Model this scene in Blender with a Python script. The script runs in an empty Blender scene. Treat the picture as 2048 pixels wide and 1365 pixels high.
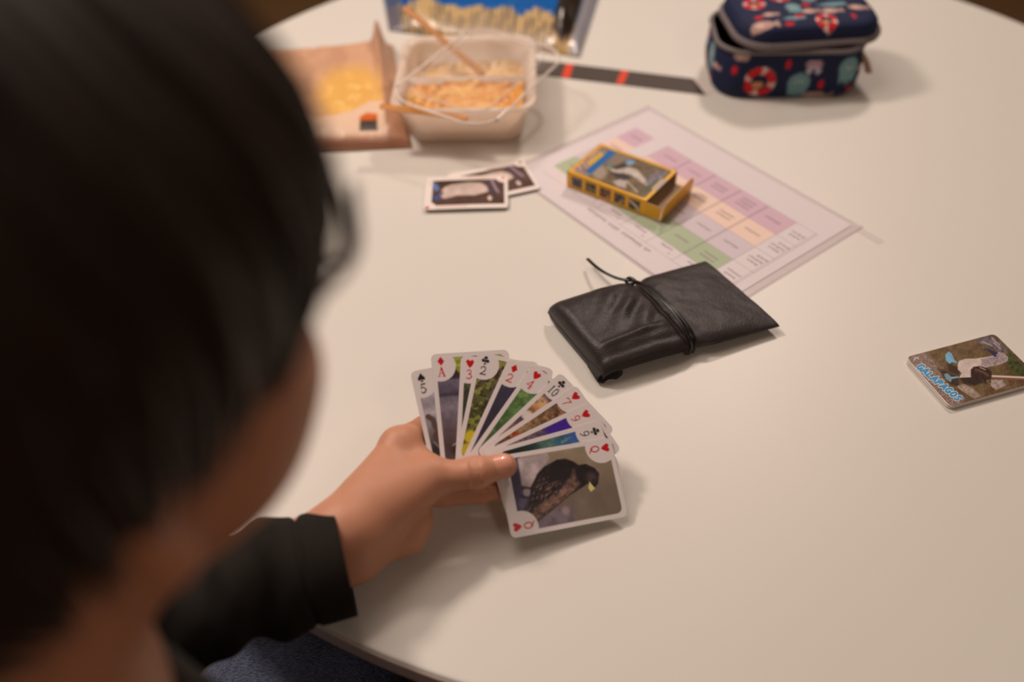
import bpy, math, random
import numpy as np
from mathutils import Matrix, Vector
random.seed(7); rng = np.random.default_rng(7)
A = np.array
PI = math.pi
TZ = 0.74                                   # height of the table top above the floor
COL = bpy.context.scene.collection
scene = bpy.context.scene

# ------------------------------------------------------------------ camera
FPX = 1800.0
CAM = A([0.0, 0.0, 0.56810492 + TZ])
FW = A([0.0, 0.715049470017176, -0.6990738554889289])
RT = A([0.9993807055250709, -0.02459911095764289, -0.025161263169903823])
UP = A([0.035188143233361786, 0.6986409229126571, 0.7146066438310934])
cd = bpy.data.cameras.new('camera'); cam = bpy.data.objects.new('camera', cd); COL.objects.link(cam)
cam.matrix_world = Matrix([[RT[0], UP[0], -FW[0], CAM[0]], [RT[1], UP[1], -FW[1], CAM[1]], [RT[2], UP[2], -FW[2], CAM[2]], [0, 0, 0, 1]])
cd.sensor_width = 36.0; cd.lens = FPX / 2048 * 36.0; cd.clip_start = 0.02
cd.dof.use_dof = True; cd.dof.focus_distance = 0.735; cd.dof.aperture_fstop = 2.25
scene.camera = cam

# ------------------------------------------------------------------ world and lights
w = bpy.data.worlds.new('world'); scene.world = w; w.use_nodes = True
w.node_tree.nodes['Background'].inputs[0].default_value = (1.0, 0.80, 0.62, 1)
w.node_tree.nodes['Background'].inputs[1].default_value = 0.12
scene.view_settings.view_transform = 'Standard'; scene.view_settings.look = 'None'
scene.view_settings.exposure = -0.02; scene.view_settings.gamma = 1.0
scene.view_settings.use_curve_mapping = False

def area(name, loc, target, size, energy, color, shape='DISK'):
    l = bpy.data.lights.new(name, 'AREA'); l.shape = shape; l.size = size; l.energy = energy; l.color = color
    o = bpy.data.objects.new(name, l); COL.objects.link(o); o.location = loc
    d = Vector(target) - Vector(loc); o.rotation_euler = d.to_track_quat('-Z', 'Y').to_euler(); return o
WARM = (1.0, 0.815, 0.70)
area('ceiling_lamp_or_fill', (-0.95, 1.25, 2.25), (0.1, 0.8, TZ), 0.30, 18.5, WARM)
area('ceiling_lamp_or_fill', (0.70, 2.15, 2.35), (0.1, 0.8, TZ), 0.24, 17, WARM)
area('ceiling_lamp_or_fill', (-0.5, 1.0, 2.62), (-0.2, 0.9, TZ), 1.3, 13, WARM)  # broad overhead fill, added for ambient light in the closed room
area('ceiling_lamp_or_fill', (0.9, -1.0, 2.6), (0.2, 0.3, TZ), 0.5, 5, WARM)  # weak fill added behind the camera to lift the near table edge

# ------------------------------------------------------------------ helpers
def lin(c):
    c = np.asarray(c, float) / 255.0
    return np.where(c <= 0.04045, c / 12.92, ((c + 0.055) / 1.055) ** 2.4)

def ray(u, v): return FW + ((u - 1024) / FPX) * RT - ((v - 682.5) / FPX) * UP
def at(u, v, z=0.0):                        # point at height z over the table top
    d = ray(u, v); return CAM + d * ((z + TZ - CAM[2]) / d[2])

def tag(o, label, cat, group=None, kind=None):
    if label: o['label'] = label
    if cat: o['category'] = cat
    if group: o['group'] = group
    if kind: o['kind'] = kind
    return o

def thing(name, label, cat, loc=(0, 0, 0), group=None):
    o = bpy.data.objects.new(name, None); COL.objects.link(o); o.location = loc; o.empty_display_size = .02
    return tag(o, label, cat, group)

def wloc(o):
    p = A([0., 0., 0.])
    while o is not None:
        p = p + A(o.location[:]); o = o.parent
    return p

def build(name, V, F, mat=None, parent=None, origin=None, smooth=True, fmat=None, attr=None, uv=None):
    """Link one mesh object from world-space points; origin is its pivot."""
    V = np.asarray(V, float)
    base = wloc(parent) if parent is not None else A([0., 0., 0.])
    o3 = A(origin, float) if origin is not None else (base if parent is not None else V.mean(0))
    me = bpy.data.meshes.new(name)
    me.from_pydata((V - o3).tolist(), [], F if isinstance(F, list) else F.tolist())
    if mat is not None:
        for m in (mat if isinstance(mat, (list, tuple)) else [mat]): me.materials.append(m)
    if fmat is not None: me.polygons.foreach_set('material_index', np.asarray(fmat, dtype=np.int32))
    me.polygons.foreach_set('use_smooth', np.full(len(me.polygons), smooth))
    if attr is not None:
        a = me.color_attributes.new('print', 'FLOAT_COLOR', 'POINT')
        c = np.ones((len(V), 4), np.float32); c[:, :3] = attr
        a.data.foreach_set('color', c.ravel())
    me.validate(); me.update()
    o = bpy.data.objects.new(name, me); COL.objects.link(o)
    o.location = o3 - base
    if parent is not None: o.parent = parent
    return o

def newmat(name):
    m = bpy.data.materials.new(name); m.use_nodes = True
    nt = m.node_tree; b = nt.nodes['Principled BSDF']; return m, nt, b

def pmat(name, color, rough=.5, metal=0, spec=.5, noise=0, nscale=40, bump=0, bscale=200, sss=0, coat=0, trans=0, sheen=0, detail=6, dist=.001):
    m, nt, b = newmat(name)
    c = tuple(lin(color)) + (1,)
    b.inputs['Base Color'].default_value = c; b.inputs['Roughness'].default_value = rough
    b.inputs['Metallic'].default_value = metal; b.inputs['Specular IOR Level'].default_value = spec
    b.inputs['Coat Weight'].default_value = coat; b.inputs['Transmission Weight'].default_value = trans
    b.inputs['Sheen Weight'].default_value = sheen
    if sss:
        b.inputs['Subsurface Weight'].default_value = sss
        b.inputs['Subsurface Radius'].default_value = (.008, .003, .0015); b.inputs['Subsurface Scale'].default_value = 1.0
    tc = nt.nodes.new('ShaderNodeTexCoord')
    if noise:
        n = nt.nodes.new('ShaderNodeTexNoise'); n.inputs['Scale'].default_value = nscale; n.inputs['Detail'].default_value = detail
        nt.links.new(tc.outputs['Object'], n.inputs['Vector'])
        mx = nt.nodes.new('ShaderNodeMix'); mx.data_type = 'RGBA'
        mx.inputs[6].default_value = tuple(np.clip(A(c[:3]) * (1 - noise), 0, 1)) + (1,)
        mx.inputs[7].default_value = tuple(np.clip(A(c[:3]) * (1 + noise), 0, 1)) + (1,)
        nt.links.new(n.outputs['Fac'], mx.inputs[0]); nt.links.new(mx.outputs[2], b.inputs['Base Color'])
    if bump:
        n = nt.nodes.new('ShaderNodeTexNoise'); n.inputs['Scale'].default_value = bscale; n.inputs['Detail'].default_value = 5
        nt.links.new(tc.outputs['Object'], n.inputs['Vector'])
        bp = nt.nodes.new('ShaderNodeBump'); bp.inputs['Strength'].default_value = bump; bp.inputs['Distance'].default_value = dist
        nt.links.new(n.outputs['Fac'], bp.inputs['Height']); nt.links.new(bp.outputs['Normal'], b.inputs['Normal'])
    return m

def printmat(name, rough=.35, spec=.5, coat=.0, bump=0, bscale=300, bdist=.0005):
    m, nt, b = newmat(name)
    a = nt.nodes.new('ShaderNodeAttribute'); a.attribute_name = 'print'
    nt.links.new(a.outputs['Color'], b.inputs['Base Color'])
    b.inputs['Roughness'].default_value = rough; b.inputs['Specular IOR Level'].default_value = spec; b.inputs['Coat Weight'].default_value = coat
    if bump:
        tc = nt.nodes.new('ShaderNodeTexCoord'); n = nt.nodes.new('ShaderNodeTexNoise'); n.inputs['Scale'].default_value = bscale
        nt.links.new(tc.outputs['Object'], n.inputs['Vector'])
        bp = nt.nodes.new('ShaderNodeBump'); bp.inputs['Strength'].default_value = bump; bp.inputs['Distance'].default_value = bdist
        nt.links.new(n.outputs['Fac'], bp.inputs['Height']); nt.links.new(bp.outputs['Normal'], b.inputs['Normal'])
    return m

def filmmat(name, tint=(.9, .88, .86), fac=.15, rough=.08, milky=(235, 225, 225)):
    """thin clear plastic: mostly see-through with a glossy, slightly milky skin"""
    m, nt, b = newmat(name)
    out = nt.nodes['Material Output']; t = nt.nodes.new('ShaderNodeBsdfTransparent'); t.inputs[0].default_value = tuple(tint) + (1,)
    b.inputs['Base Color'].default_value = tuple(lin(milky)) + (1,); b.inputs['Roughness'].default_value = rough
    lw = nt.nodes.new('ShaderNodeLayerWeight'); lw.inputs[0].default_value = .3
    mt = nt.nodes.new('ShaderNodeMath'); mt.operation = 'MULTIPLY_ADD'; mt.inputs[1].default_value = .35; mt.inputs[2].default_value = fac; mt.use_clamp = True
    nt.links.new(lw.outputs['Facing'], mt.inputs[0])
    mx = nt.nodes.new('ShaderNodeMixShader'); nt.links.new(mt.outputs[0], mx.inputs[0]); nt.links.new(t.outputs[0], mx.inputs[1]); nt.links.new(b.outputs[0], mx.inputs[2])
    nt.links.new(mx.outputs[0], out.inputs['Surface']); return m

# value noise for prints
_NG = rng.random((256, 256))
def vnoise(x, y):
    xi = np.floor(x).astype(int); yi = np.floor(y).astype(int); fx = x - xi; fy = y - yi
    fx = fx * fx * (3 - 2 * fx); fy = fy * fy * (3 - 2 * fy)
    g = lambda a, b: _NG[a % 256, b % 256]
    return (g(xi, yi) * (1 - fx) + g(xi + 1, yi) * fx) * (1 - fy) + (g(xi, yi + 1) * (1 - fx) + g(xi + 1, yi + 1) * fx) * fy
def fbm(x, y, o=4):
    s = 0; a = .5; t = 0
    for i in range(o): s = s + a * vnoise(x * 2 ** i + 17 * i, y * 2 ** i + 31 * i); t += a; a *= .5
    return s / t

class Paint:
    """flat print painted point by point on a fine grid (sRGB 0-255)"""
    def __init__(s, X, Y, base): s.X = X; s.Y = Y; s.c = np.tile(A(base, float), (X.size, 1)); s.k = .3
    def use(s, X, Y, k): s.X = X; s.Y = Y; s.k = k
    def blend(s, m, col):
        m = np.clip(m, 0, 1)[:, None]; s.c = s.c * (1 - m) + (np.asarray(col, float)) * m
    def sd_poly(s, P):
        P = A(P, float); X, Y = s.X, s.Y; d = np.full(X.shape, 1e18); ins = np.zeros(X.shape, bool)
        for i in range(len(P)):
            a = P[i]; b = P[(i + 1) % len(P)]; e = b - a
            wx = X - a[0]; wy = Y - a[1]; t = np.clip((wx * e[0] + wy * e[1]) / (e @ e + 1e-12), 0, 1)
            d = np.minimum(d, (wx - t * e[0]) ** 2 + (wy - t * e[1]) ** 2)
            c1 = (a[1] > Y) != (b[1] > Y)
            xx = a[0] + (Y - a[1]) * e[0] / (e[1] if abs(e[1]) > 1e-12 else 1e-12)
            ins ^= c1 & (X < xx)
        d = np.sqrt(d); return np.where(ins, -d, d)
    def poly(s, P, col, soft=None, clip=None, noise=0, ns=1):
        k = soft or s.k; m = np.clip(.5 - s.sd_poly(P) / k, 0, 1)
        if clip is not None: m = m * clip
        c = A(col, float)
        if noise: c = c[None, :] * (1 + noise * (fbm(s.X * ns, s.Y * ns)[:, None] - .5) * 2)
        s.blend(m, c); return m
    def circ(s, x, y, r, col, soft=None, clip=None, ry=None):
        k = soft or s.k; ry = ry or r
        q = np.sqrt(((s.X - x) / r) ** 2 + ((s.Y - y) / ry) ** 2); m = np.clip(.5 - (q - 1) * min(r, ry) / k, 0, 1)
        if clip is not None: m = m * clip
        s.blend(m, col)
    def line(s, P, wd, col, soft=None, clip=None):
        k = soft or s.k; P = A(P, float); d = np.full(s.X.shape, 1e18)
        for i in range(len(P) - 1):
            a = P[i]; e = P[i + 1] - a; wx = s.X - a[0]; wy = s.Y - a[1]; t = np.clip((wx * e[0] + wy * e[1]) / (e @ e + 1e-12), 0, 1)
            d = np.minimum(d, (wx - t * e[0]) ** 2 + (wy - t * e[1]) ** 2)
        m = np.clip(.5 - (np.sqrt(d) - wd / 2) / k, 0, 1)
        if clip is not None: m = m * clip
        s.blend(m, col)
    def lin(s): return lin(np.clip(s.c, 0, 255))

def arc(cx, cy, rx, ry, a0, a1, n=14):
    return [(cx + rx * math.cos(math.radians(a0 + (a1 - a0) * i / n)), cy + ry * math.sin(math.radians(a0 + (a1 - a0) * i / n))) for i in range(n + 1)]
GL = {  # serif index characters: list of (points, width) with y up
 'A': [([(.08, .03), (.5, 1)], .08), ([(.5, 1), (.88, .03)], .19), ([(.25, .36), (.72, .36)], .08), ([(-.06, .02), (.26, .02)], .08), ([(.66, .02), (1.06, .02)], .08)],
 '2': [([(.1, .72), (.2, .9), (.45, .99), (.7, .92), (.8, .74), (.72, .52), (.4, .25), (.1, .06)], .12), ([(.1, .07), (.9, .07)], .16), ([(.9, .05), (.95, .22)], .07)],
 '3': [([(.12, .84), (.35, .98), (.65, .96), (.78, .78), (.66, .6), (.38, .53)], .11), ([(.38, .53), (.72, .47), (.86, .27), (.7, .06), (.4, .0), (.12, .1)], .13)],
 '4': [([(.66, .0), (.66, 1)], .17), ([(.66, .98), (.05, .3)], .08), ([(.05, .3), (.95, .3)], .1), ([(.45, .01), (.87, .01)], .08)],
 '5': [([(.3, .95), (.85, .97)], .15), ([(.28, .96), (.2, .55)], .08), ([(.2, .55), (.5, .62), (.78, .48), (.84, .26), (.66, .04), (.35, .0), (.12, .12)], .13)],
 '7': [([(.08, .93), (.92, .93)], .16), ([(.92, .92), (.55, .45), (.38, .0)], .11), ([(.08, .95), (.06, .75)], .07)],
 '9': [(arc(.48, .68, .3, .3, 0, 360), .11), ([(.8, .68), (.76, .35), (.55, .08), (.25, -.03)], .11)],
 '1': [([(.3, .02), (.3, .98)], .15), ([(.1, .8), (.3, .97)], .08), ([(.1, .01), (.5, .01)], .08)],
 '0': [(arc(.5, .5, .3, .49, 0, 360), .12)],
 'Q': [(arc(.48, .52, .42, .46, 0, 360), .14), ([(.4, .22), (.62, .0), (.98, -.14)], .12)],
 # cartoon capitals
 'G': [(arc(.5, .5, .36, .4, 50, 330), .3), ([(.86, .12), (.86, .45), (.6, .45)], .26)],
 'AA': [([(.08, .08), (.48, .92), (.9, .08)], .3), ([(.28, .3), (.7, .3)], .24)],
 'L': [([(.2, .92), (.2, .1), (.8, .1)], .3)],
 'P': [([(.2, .06), (.2, .9), (.6, .9), (.78, .72), (.6, .5), (.25, .5)], .3)],
 'O': [(arc(.5, .5, .34, .38, 0, 360), .3)],
 'S': [([(.8, .78), (.5, .92), (.25, .75), (.5, .52), (.78, .3), (.5, .08), (.15, .2)], .28)],
}
def glyph(P, ch, o, ex, ey, col, scale_w=1, grow=0, soft=None):
    o = A(o, float); ex = A(ex, float); ey = A(ey, float); sz = (np.linalg.norm(ex) + np.linalg.norm(ey)) / 2
    for pts, wd in GL[ch]:
        P.line([o + ex * a + ey * b for a, b in pts], wd * sz * scale_w + grow, col, soft)
RED = (196, 10, 22); BLK = (22, 18, 22)
def suit(P, kind, o, ex, ey):
    """o = centre, ex/ey = half-size axes (y up)"""
    o = A(o, float); ex = A(ex, float); ey = A(ey, float); sz = np.linalg.norm(ex)
    T = lambda pts: [tuple(o + ex * a + ey * b) for a, b in pts]
    C = lambda a, b, r, c: P.circ(*(o + ex * a + ey * b), r * sz, c)
    if kind == 'heart':
        P.poly(T(arc(-.45, .4, .47, .47, 200, 20, 10) + arc(.45, .4, .47, .47, 160, -20, 10) + [(.5, -.45), (0, -1), (-.5, -.45)]), RED)
    elif kind == 'diamond': P.poly(T([(0, 1), (.78, 0), (0, -1), (-.78, 0)]), RED)
    elif kind == 'club':
        for a, b in ((0, .55), (-.5, -.12), (.5, -.12)): C(a, b, .4, BLK)
        P.poly(T([(-.12, .3), (.12, .3), (.1, -.5), (.28, -1), (-.28, -1), (-.1, -.5)]), BLK)
    else:
        P.poly(T([(0, 1), (.5, .3), (.85, -.15), (.72, -.55), (.35, -.6), (.1, -.4), (.28, -1), (-.28, -1), (-.1, -.4), (-.35, -.6), (-.72, -.55), (-.85, -.15), (-.5, .3)]), BLK)

def homography(src, dst):
    M = []; y = []
    for (a, b), (c, d) in zip(src, dst):
        M.append([a, b, 1, 0, 0, 0, -a * c, -b * c]); y.append(c); M.append([0, 0, 0, a, b, 1, -a * d, -b * d]); y.append(d)
    return np.append(np.linalg.solve(A(M, float), A(y, float)), 1).reshape(3, 3)
def hmap(H, X, Y):
    q = H @ np.stack([X, Y, np.ones_like(X)]); return q[0] / q[2], q[1] / q[2]

# ------------------------------------------------------------------ implicit surfaces
class SDF:
    def __init__(s, lo, hi, h):
        s.lo = A(lo, float); s.h = h; s.n = np.ceil((A(hi, float) - s.lo) / h).astype(int) + 1
        s.F = np.full(s.n, .05)
        s.ax = [s.lo[i] + np.arange(s.n[i]) * h for i in range(3)]
    def _sub(s, lo, hi, pad):
        a = np.clip(((A(lo) - pad - s.lo) / s.h).astype(int), 0, s.n - 1); b = np.clip(((A(hi) + pad - s.lo) / s.h).astype(int) + 2, 0, s.n)
        sl = tuple(slice(a[i], b[i]) for i in range(3))
        g = np.meshgrid(*[s.ax[i][sl[i]] for i in range(3)], indexing='ij'); return sl, g
    def _put(s, sl, d, k, op):
        f = s.F[sl]
        if f.size == 0: return
        if op == 'add':
            if k > 0: h = np.clip(.5 + .5 * (f - d) / k, 0, 1); s.F[sl] = f * (1 - h) + d * h - k * h * (1 - h)
            else: s.F[sl] = np.minimum(f, d)
        else:
            d = -d
            h = np.clip(.5 - .5 * (f - d) / k, 0, 1); s.F[sl] = f * (1 - h) + d * h + k * h * (1 - h)
    def cone(s, a, b, ra, rb, k=.006, op='add'):
        a = A(a, float); b = A(b, float); r = max(ra, rb)
        sl, (X, Y, Z) = s._sub(np.minimum(a, b) - r, np.maximum(a, b) + r, .02)
        e = b - a; t = np.clip(((X - a[0]) * e[0] + (Y - a[1]) * e[1] + (Z - a[2]) * e[2]) / (e @ e + 1e-12), 0, 1)
        d = np.sqrt((X - a[0] - t * e[0]) ** 2 + (Y - a[1] - t * e[1]) ** 2 + (Z - a[2] - t * e[2]) ** 2) - (ra + (rb - ra) * t)
        s._put(sl, d, k, op)
    def ell(s, c, r, R=None, k=.006, op='add'):
        c = A(c, float); r = A(r, float); R = np.eye(3) if R is None else R; m = r.max()
        sl, (X, Y, Z) = s._sub(c - m, c + m, .02)
        q = [(X - c[0]) * R[0, i] + (Y - c[1]) * R[1, i] + (Z - c[2]) * R[2, i] for i in range(3)]
        k0 = np.sqrt(sum((q[i] / r[i]) ** 2 for i in range(3))); k1 = np.sqrt(sum((q[i] / r[i] ** 2) ** 2 for i in range(3))) + 1e-9
        s._put(sl, k0 * (k0 - 1) / k1, k, op)
    def mesh(s):
        F = s.F; n = A(F.shape); I = F < 0
        cells = n - 1; cnt = np.zeros(cells); acc = [np.zeros(cells) for _ in range(3)]
        def c(o): return tuple(slice(o[i], o[i] + cells[i]) for i in range(3))
        for ax in range(3):
            for u in (0, 1):
                for v in (0, 1):
                    o = [0, 0, 0]; o[(ax + 1) % 3] = u; o[(ax + 2) % 3] = v; o2 = list(o); o2[ax] = 1
                    f0 = F[c(o)]; f1 = F[c(o2)]; m = I[c(o)] != I[c(o2)]
                    t = np.where(m, f0 / np.where(m, f0 - f1, 1), 0)
                    cnt += m
                    for j in range(3): acc[j] += np.where(m, (t if j == ax else o[j]), 0)
        act = cnt > 0; idx = -np.ones(cells, int); idx[act] = np.arange(act.sum())
        ii = np.argwhere(act); V = np.stack([acc[j][act] / cnt[act] for j in range(3)], 1) + ii
        V = s.lo + V * s.h; Q = []
        for ax in range(3):
            b, d = (ax + 1) % 3, (ax + 2) % 3
            sl0 = [slice(0, cells[i]) for i in range(3)]; sl1 = list(sl0); sl1[ax] = slice(1, cells[ax] + 1)
            m = I[tuple(sl0)] != I[tuple(sl1)]; m = m & True
            e = np.argwhere(m); e = e[(e[:, b] > 0) & (e[:, d] > 0)]
            def sh(db, dd):
                q = e.copy(); q[:, b] -= db; q[:, d] -= dd; return idx[tuple(q.T)]
            quad = np.stack([sh(0, 0), sh(1, 0), sh(1, 1), sh(0, 1)], 1)
            flip = I[tuple(e.T)]; quad[~flip] = quad[~flip][:, ::-1]; Q.append(quad)
        Q = np.concatenate(Q); Q = Q[(Q >= 0).all(1)]
        return V, Q

def grid_faces(nu, nv, closed_u=False, off=0):
    """vertices indexed i*nv+j"""
    I, J = np.meshgrid(np.arange(nu if closed_u else nu - 1), np.arange(nv - 1), indexing='ij')
    I = I.ravel(); J = J.ravel(); K = (I + 1) % nu
    return np.stack([I * nv + J, K * nv + J, K * nv + J + 1, I * nv + J + 1], 1) + off

def tube(P, R, seg=8, cap=True, flat=1.0, nrm=None):
    """tube through points P with radii R; flat squashes it along nrm"""
    P = A(P, float); n = len(P); R = np.broadcast_to(A(R, float), (n,))
    T = np.gradient(P, axis=0); T /= np.linalg.norm(T, axis=1)[:, None] + 1e-12
    ref = A(nrm, float) if nrm is not None else (A([0, 0, 1.]) if abs(T[0][2]) < .9 else A([1., 0, 0]))
    V = []; N = ref
    for i in range(n):
        N = N - T[i] * (N @ T[i]); N /= np.linalg.norm(N) + 1e-12; B = np.cross(T[i], N)
        for k in range(seg):
            a = 2 * PI * k / seg; V.append(P[i] + R[i] * (math.cos(a) * B + math.sin(a) * N * flat))
    F = []
    for i in range(n - 1):
        for k in range(seg): k2 = (k + 1) % seg; F.append([i * seg + k, i * seg + k2, (i + 1) * seg + k2, (i + 1) * seg + k])
    if cap: F.append(list(range(seg))[::-1]); F.append([(n - 1) * seg + k for k in range(seg)])
    return V, F

def merge(parts):
    V = []; F = []
    for v, f in parts:
        o = len(V); V += [tuple(x) for x in v]; F += [[i + o for i in q] for q in (f if isinstance(f, list) else f.tolist())]
    return V, F

def spline(P, n=24, closed=False):
    """Catmull-Rom through P"""
    P = A(P, float); m = len(P); out = []
    rngi = range(m) if closed else range(m - 1)
    for i in rngi:
        p0 = P[(i - 1) % m] if (closed or i > 0) else 2 * P[0] - P[1]; p1 = P[i]; p2 = P[(i + 1) % m]
        p3 = P[(i + 2) % m] if (closed or i + 2 < m) else 2 * P[-1] - P[-2]
        for t in np.linspace(0, 1, n, endpoint=False):
            out.append(.5 * ((2 * p1) + (-p0 + p2) * t + (2 * p0 - 5 * p1 + 4 * p2 - p3) * t * t + (-p0 + 3 * p1 - 3 * p2 + p3) * t ** 3))
    if not closed: out.append(P[-1])
    return A(out)

def box(c, s, R=None):
    c = A(c, float); R = np.eye(3) if R is None else R
    V = [c + R @ (A([x, y, z]) * A(s) / 2) for x in (-1, 1) for y in (-1, 1) for z in (-1, 1)]
    return V, [[0, 1, 3, 2], [4, 6, 7, 5], [0, 4, 5, 1], [2, 3, 7, 6], [0, 2, 6, 4], [1, 5, 7, 3]]

def rrect(w, h, r, n=5):
    """rounded rectangle outline, centred, counter-clockwise"""
    out = []
    for cx, cy, a in ((w / 2 - r, h / 2 - r, 0), (-w / 2 + r, h / 2 - r, 90), (-w / 2 + r, -h / 2 + r, 180), (w / 2 - r, -h / 2 + r, 270)):
        for i in range(n + 1):
            t = math.radians(a + 90 * i / n); out.append((cx + r * math.cos(t), cy + r * math.sin(t)))
    return A(out)

def rotz(a): c, s = math.cos(a), math.sin(a); return A([[c, -s, 0], [s, c, 0], [0, 0, 1]])

def loft(rings, cap0=True, cap1=True):
    n = len(rings[0]); V = np.concatenate([A(r, float) for r in rings]); F = []
    for i in range(len(rings) - 1):
        for k in range(n): k2 = (k + 1) % n; F.append([i * n + k, i * n + k2, (i + 1) * n + k2, (i + 1) * n + k])
    if cap0: F.append(list(range(n))[::-1])
    if cap1: F.append([(len(rings) - 1) * n + k for k in range(n)])
    return V, F

# ------------------------------------------------------------------ materials
M_table = pmat('white_laminate', (214, 212, 206), rough=.42, noise=.015, nscale=6, bump=.05, bscale=900, spec=.45)
M_edge = pmat('grey_edge_band', (205, 190, 186), rough=.4)
M_metal = pmat('brushed_steel', (150, 148, 145), rough=.35, metal=1)
M_floor = pmat('brown_floor', (120, 92, 60), rough=.4, noise=.15, nscale=3)
M_wall = pmat('beige_plaster', (200, 180, 152), rough=.9, bump=.1, bscale=60)
M_ceil = pmat('white_ceiling', (225, 220, 212), rough=.9)
M_skirt = pmat('pale_skirting', (205, 196, 184), rough=.5)
M_card = printmat('card_print', rough=.3, coat=.15)
M_cardedge = pmat('card_stock', (225, 218, 214), rough=.6)
M_skin = pmat('skin', (196, 140, 112), rough=.52, noise=.07, nscale=30, bump=.12, bscale=420, sss=.25, dist=.0006)
M_nail = pmat('nail', (222, 158, 138), rough=.25, coat=.3, sss=.2)
M_hair = pmat('dark_hair', (34, 23, 15), rough=.5, spec=.3, noise=.35, nscale=90)
M_knit = pmat('black_cotton', (34, 31, 28), rough=.95, noise=.2, nscale=500, bump=.3, bscale=900, spec=.2)
M_leather = pmat('black_leather', (43, 36, 37), rough=.46, noise=.15, nscale=25, bump=.5, bscale=520, spec=.38, dist=.0007)
M_cord = pmat('black_cord', (14, 13, 13), rough=.35)
M_liner = pmat('black_mesh_lining', (52, 52, 50), rough=.8, bump=1, bscale=700, noise=.95, nscale=900)
M_yellow = pmat('yellow_carton', (232, 172, 8), rough=.38, noise=.04, nscale=60)
M_board = pmat('grey_carton_inside', (176, 158, 140), rough=.85)
M_boardw = pmat('white_carton_edge', (232, 214, 196), rough=.7)
M_film = filmmat('clear_film', fac=.07)
M_sleeve = filmmat('sleeve_film', tint=(.97, .96, .97), fac=.10, milky=(225, 215, 222))
M_lid = filmmat('clear_lid', tint=(.97, .96, .95), fac=.0, rough=.05)
M_rim = filmmat('frosted_rim', tint=(.95, .93, .9), fac=.5, rough=.2, milky=(240, 232, 226))
M_wood = pmat('bamboo', (196, 132, 62), rough=.5, noise=.12, nscale=60)
M_paint = printmat('print_cloth', rough=.75, spec=.3, bump=.25, bscale=900)
M_foil = printmat('foil_print', rough=.28, spec=.6, bump=.25, bscale=60, bdist=.003)
M_kraft = printmat('kraft_print', rough=.4, spec=.4, bump=.3, bscale=45, bdist=.004)
M_pipe = pmat('grey_piping', (110, 102, 104), rough=.7, bump=.2, bscale=1500)
M_dark = pmat('dark_lining', (26, 22, 20), rough=.9)
M_paper = printmat('paper_print', rough=.7)

# ------------------------------------------------------------------ room
def slab(name, c, s, m):
    V, F = box(c, s); o = build(name, V, F, m, smooth=False); o['kind'] = 'structure'; return o
slab('floor', (0.3, 1.2, -0.03), (7.2, 6.6, .06), M_floor)
slab('ceiling', (0.3, 1.2, 2.73), (7.2, 6.6, .06), M_ceil)
slab('wall_left', (-3.33, 1.2, 1.35), (.06, 6.6, 2.7), M_wall)
slab('wall_right', (3.93, 1.2, 1.35), (.06, 6.6, 2.7), M_wall)
slab('wall_far', (0.3, 4.53, 1.35), (7.2, .06, 2.7), M_wall)
slab('wall_near', (0.3, -2.13, 1.35), (7.2, .06, 2.7), M_wall)
slab('baseboard_far', (0.3, 4.49, .05), (7.14, .02, .1), M_skirt)
slab('baseboard_left', (-3.29, 1.2, .05), (.02, 6.5, .1), M_skirt)

# ------------------------------------------------------------------ table
TC = A([0.170177, 0.854152]); TR = 0.628263
tb = thing('round_table', 'large round table with glossy white top and grey edge band', 'table', (TC[0], TC[1], 0))
N = 256
def ring(r, z): return [(TC[0] + r * math.cos(2 * PI * k / N), TC[1] + r * math.sin(2 * PI * k / N), z) for k in range(N)]
V, F = loft([ring(TR - .004, TZ - .019), ring(TR - .0015, TZ - .0185), ring(TR - .0015, TZ - .0015), ring(TR - .0022, TZ - .0004), ring(TR - .004, TZ)])
build('tabletop', V, F, M_table, tb, smooth=False)
V, F = loft([ring(TR - .0014, TZ - .0182), ring(TR, TZ - .0175), ring(TR, TZ - .0022), ring(TR - .0014, TZ - .0015)], False, False)
build('edge_band', V, F, M_edge, tb, smooth=False)
cring = lambda r, z, n=32: [(TC[0] + r * math.cos(2 * PI * k / n), TC[1] + r * math.sin(2 * PI * k / n), z) for k in range(n)]
V, F = loft([cring(.12, TZ - .019), cring(.12, TZ - .030), cring(.045, TZ - .05), cring(.04, .06), cring(.05, .04)])
build('pedestal', V, F, M_metal, tb)
V, F = loft([cring(.30, .0), cring(.30, .012), cring(.10, .03), cring(.05, .045)])
build('base_plate', V, F, M_metal, tb)

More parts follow.
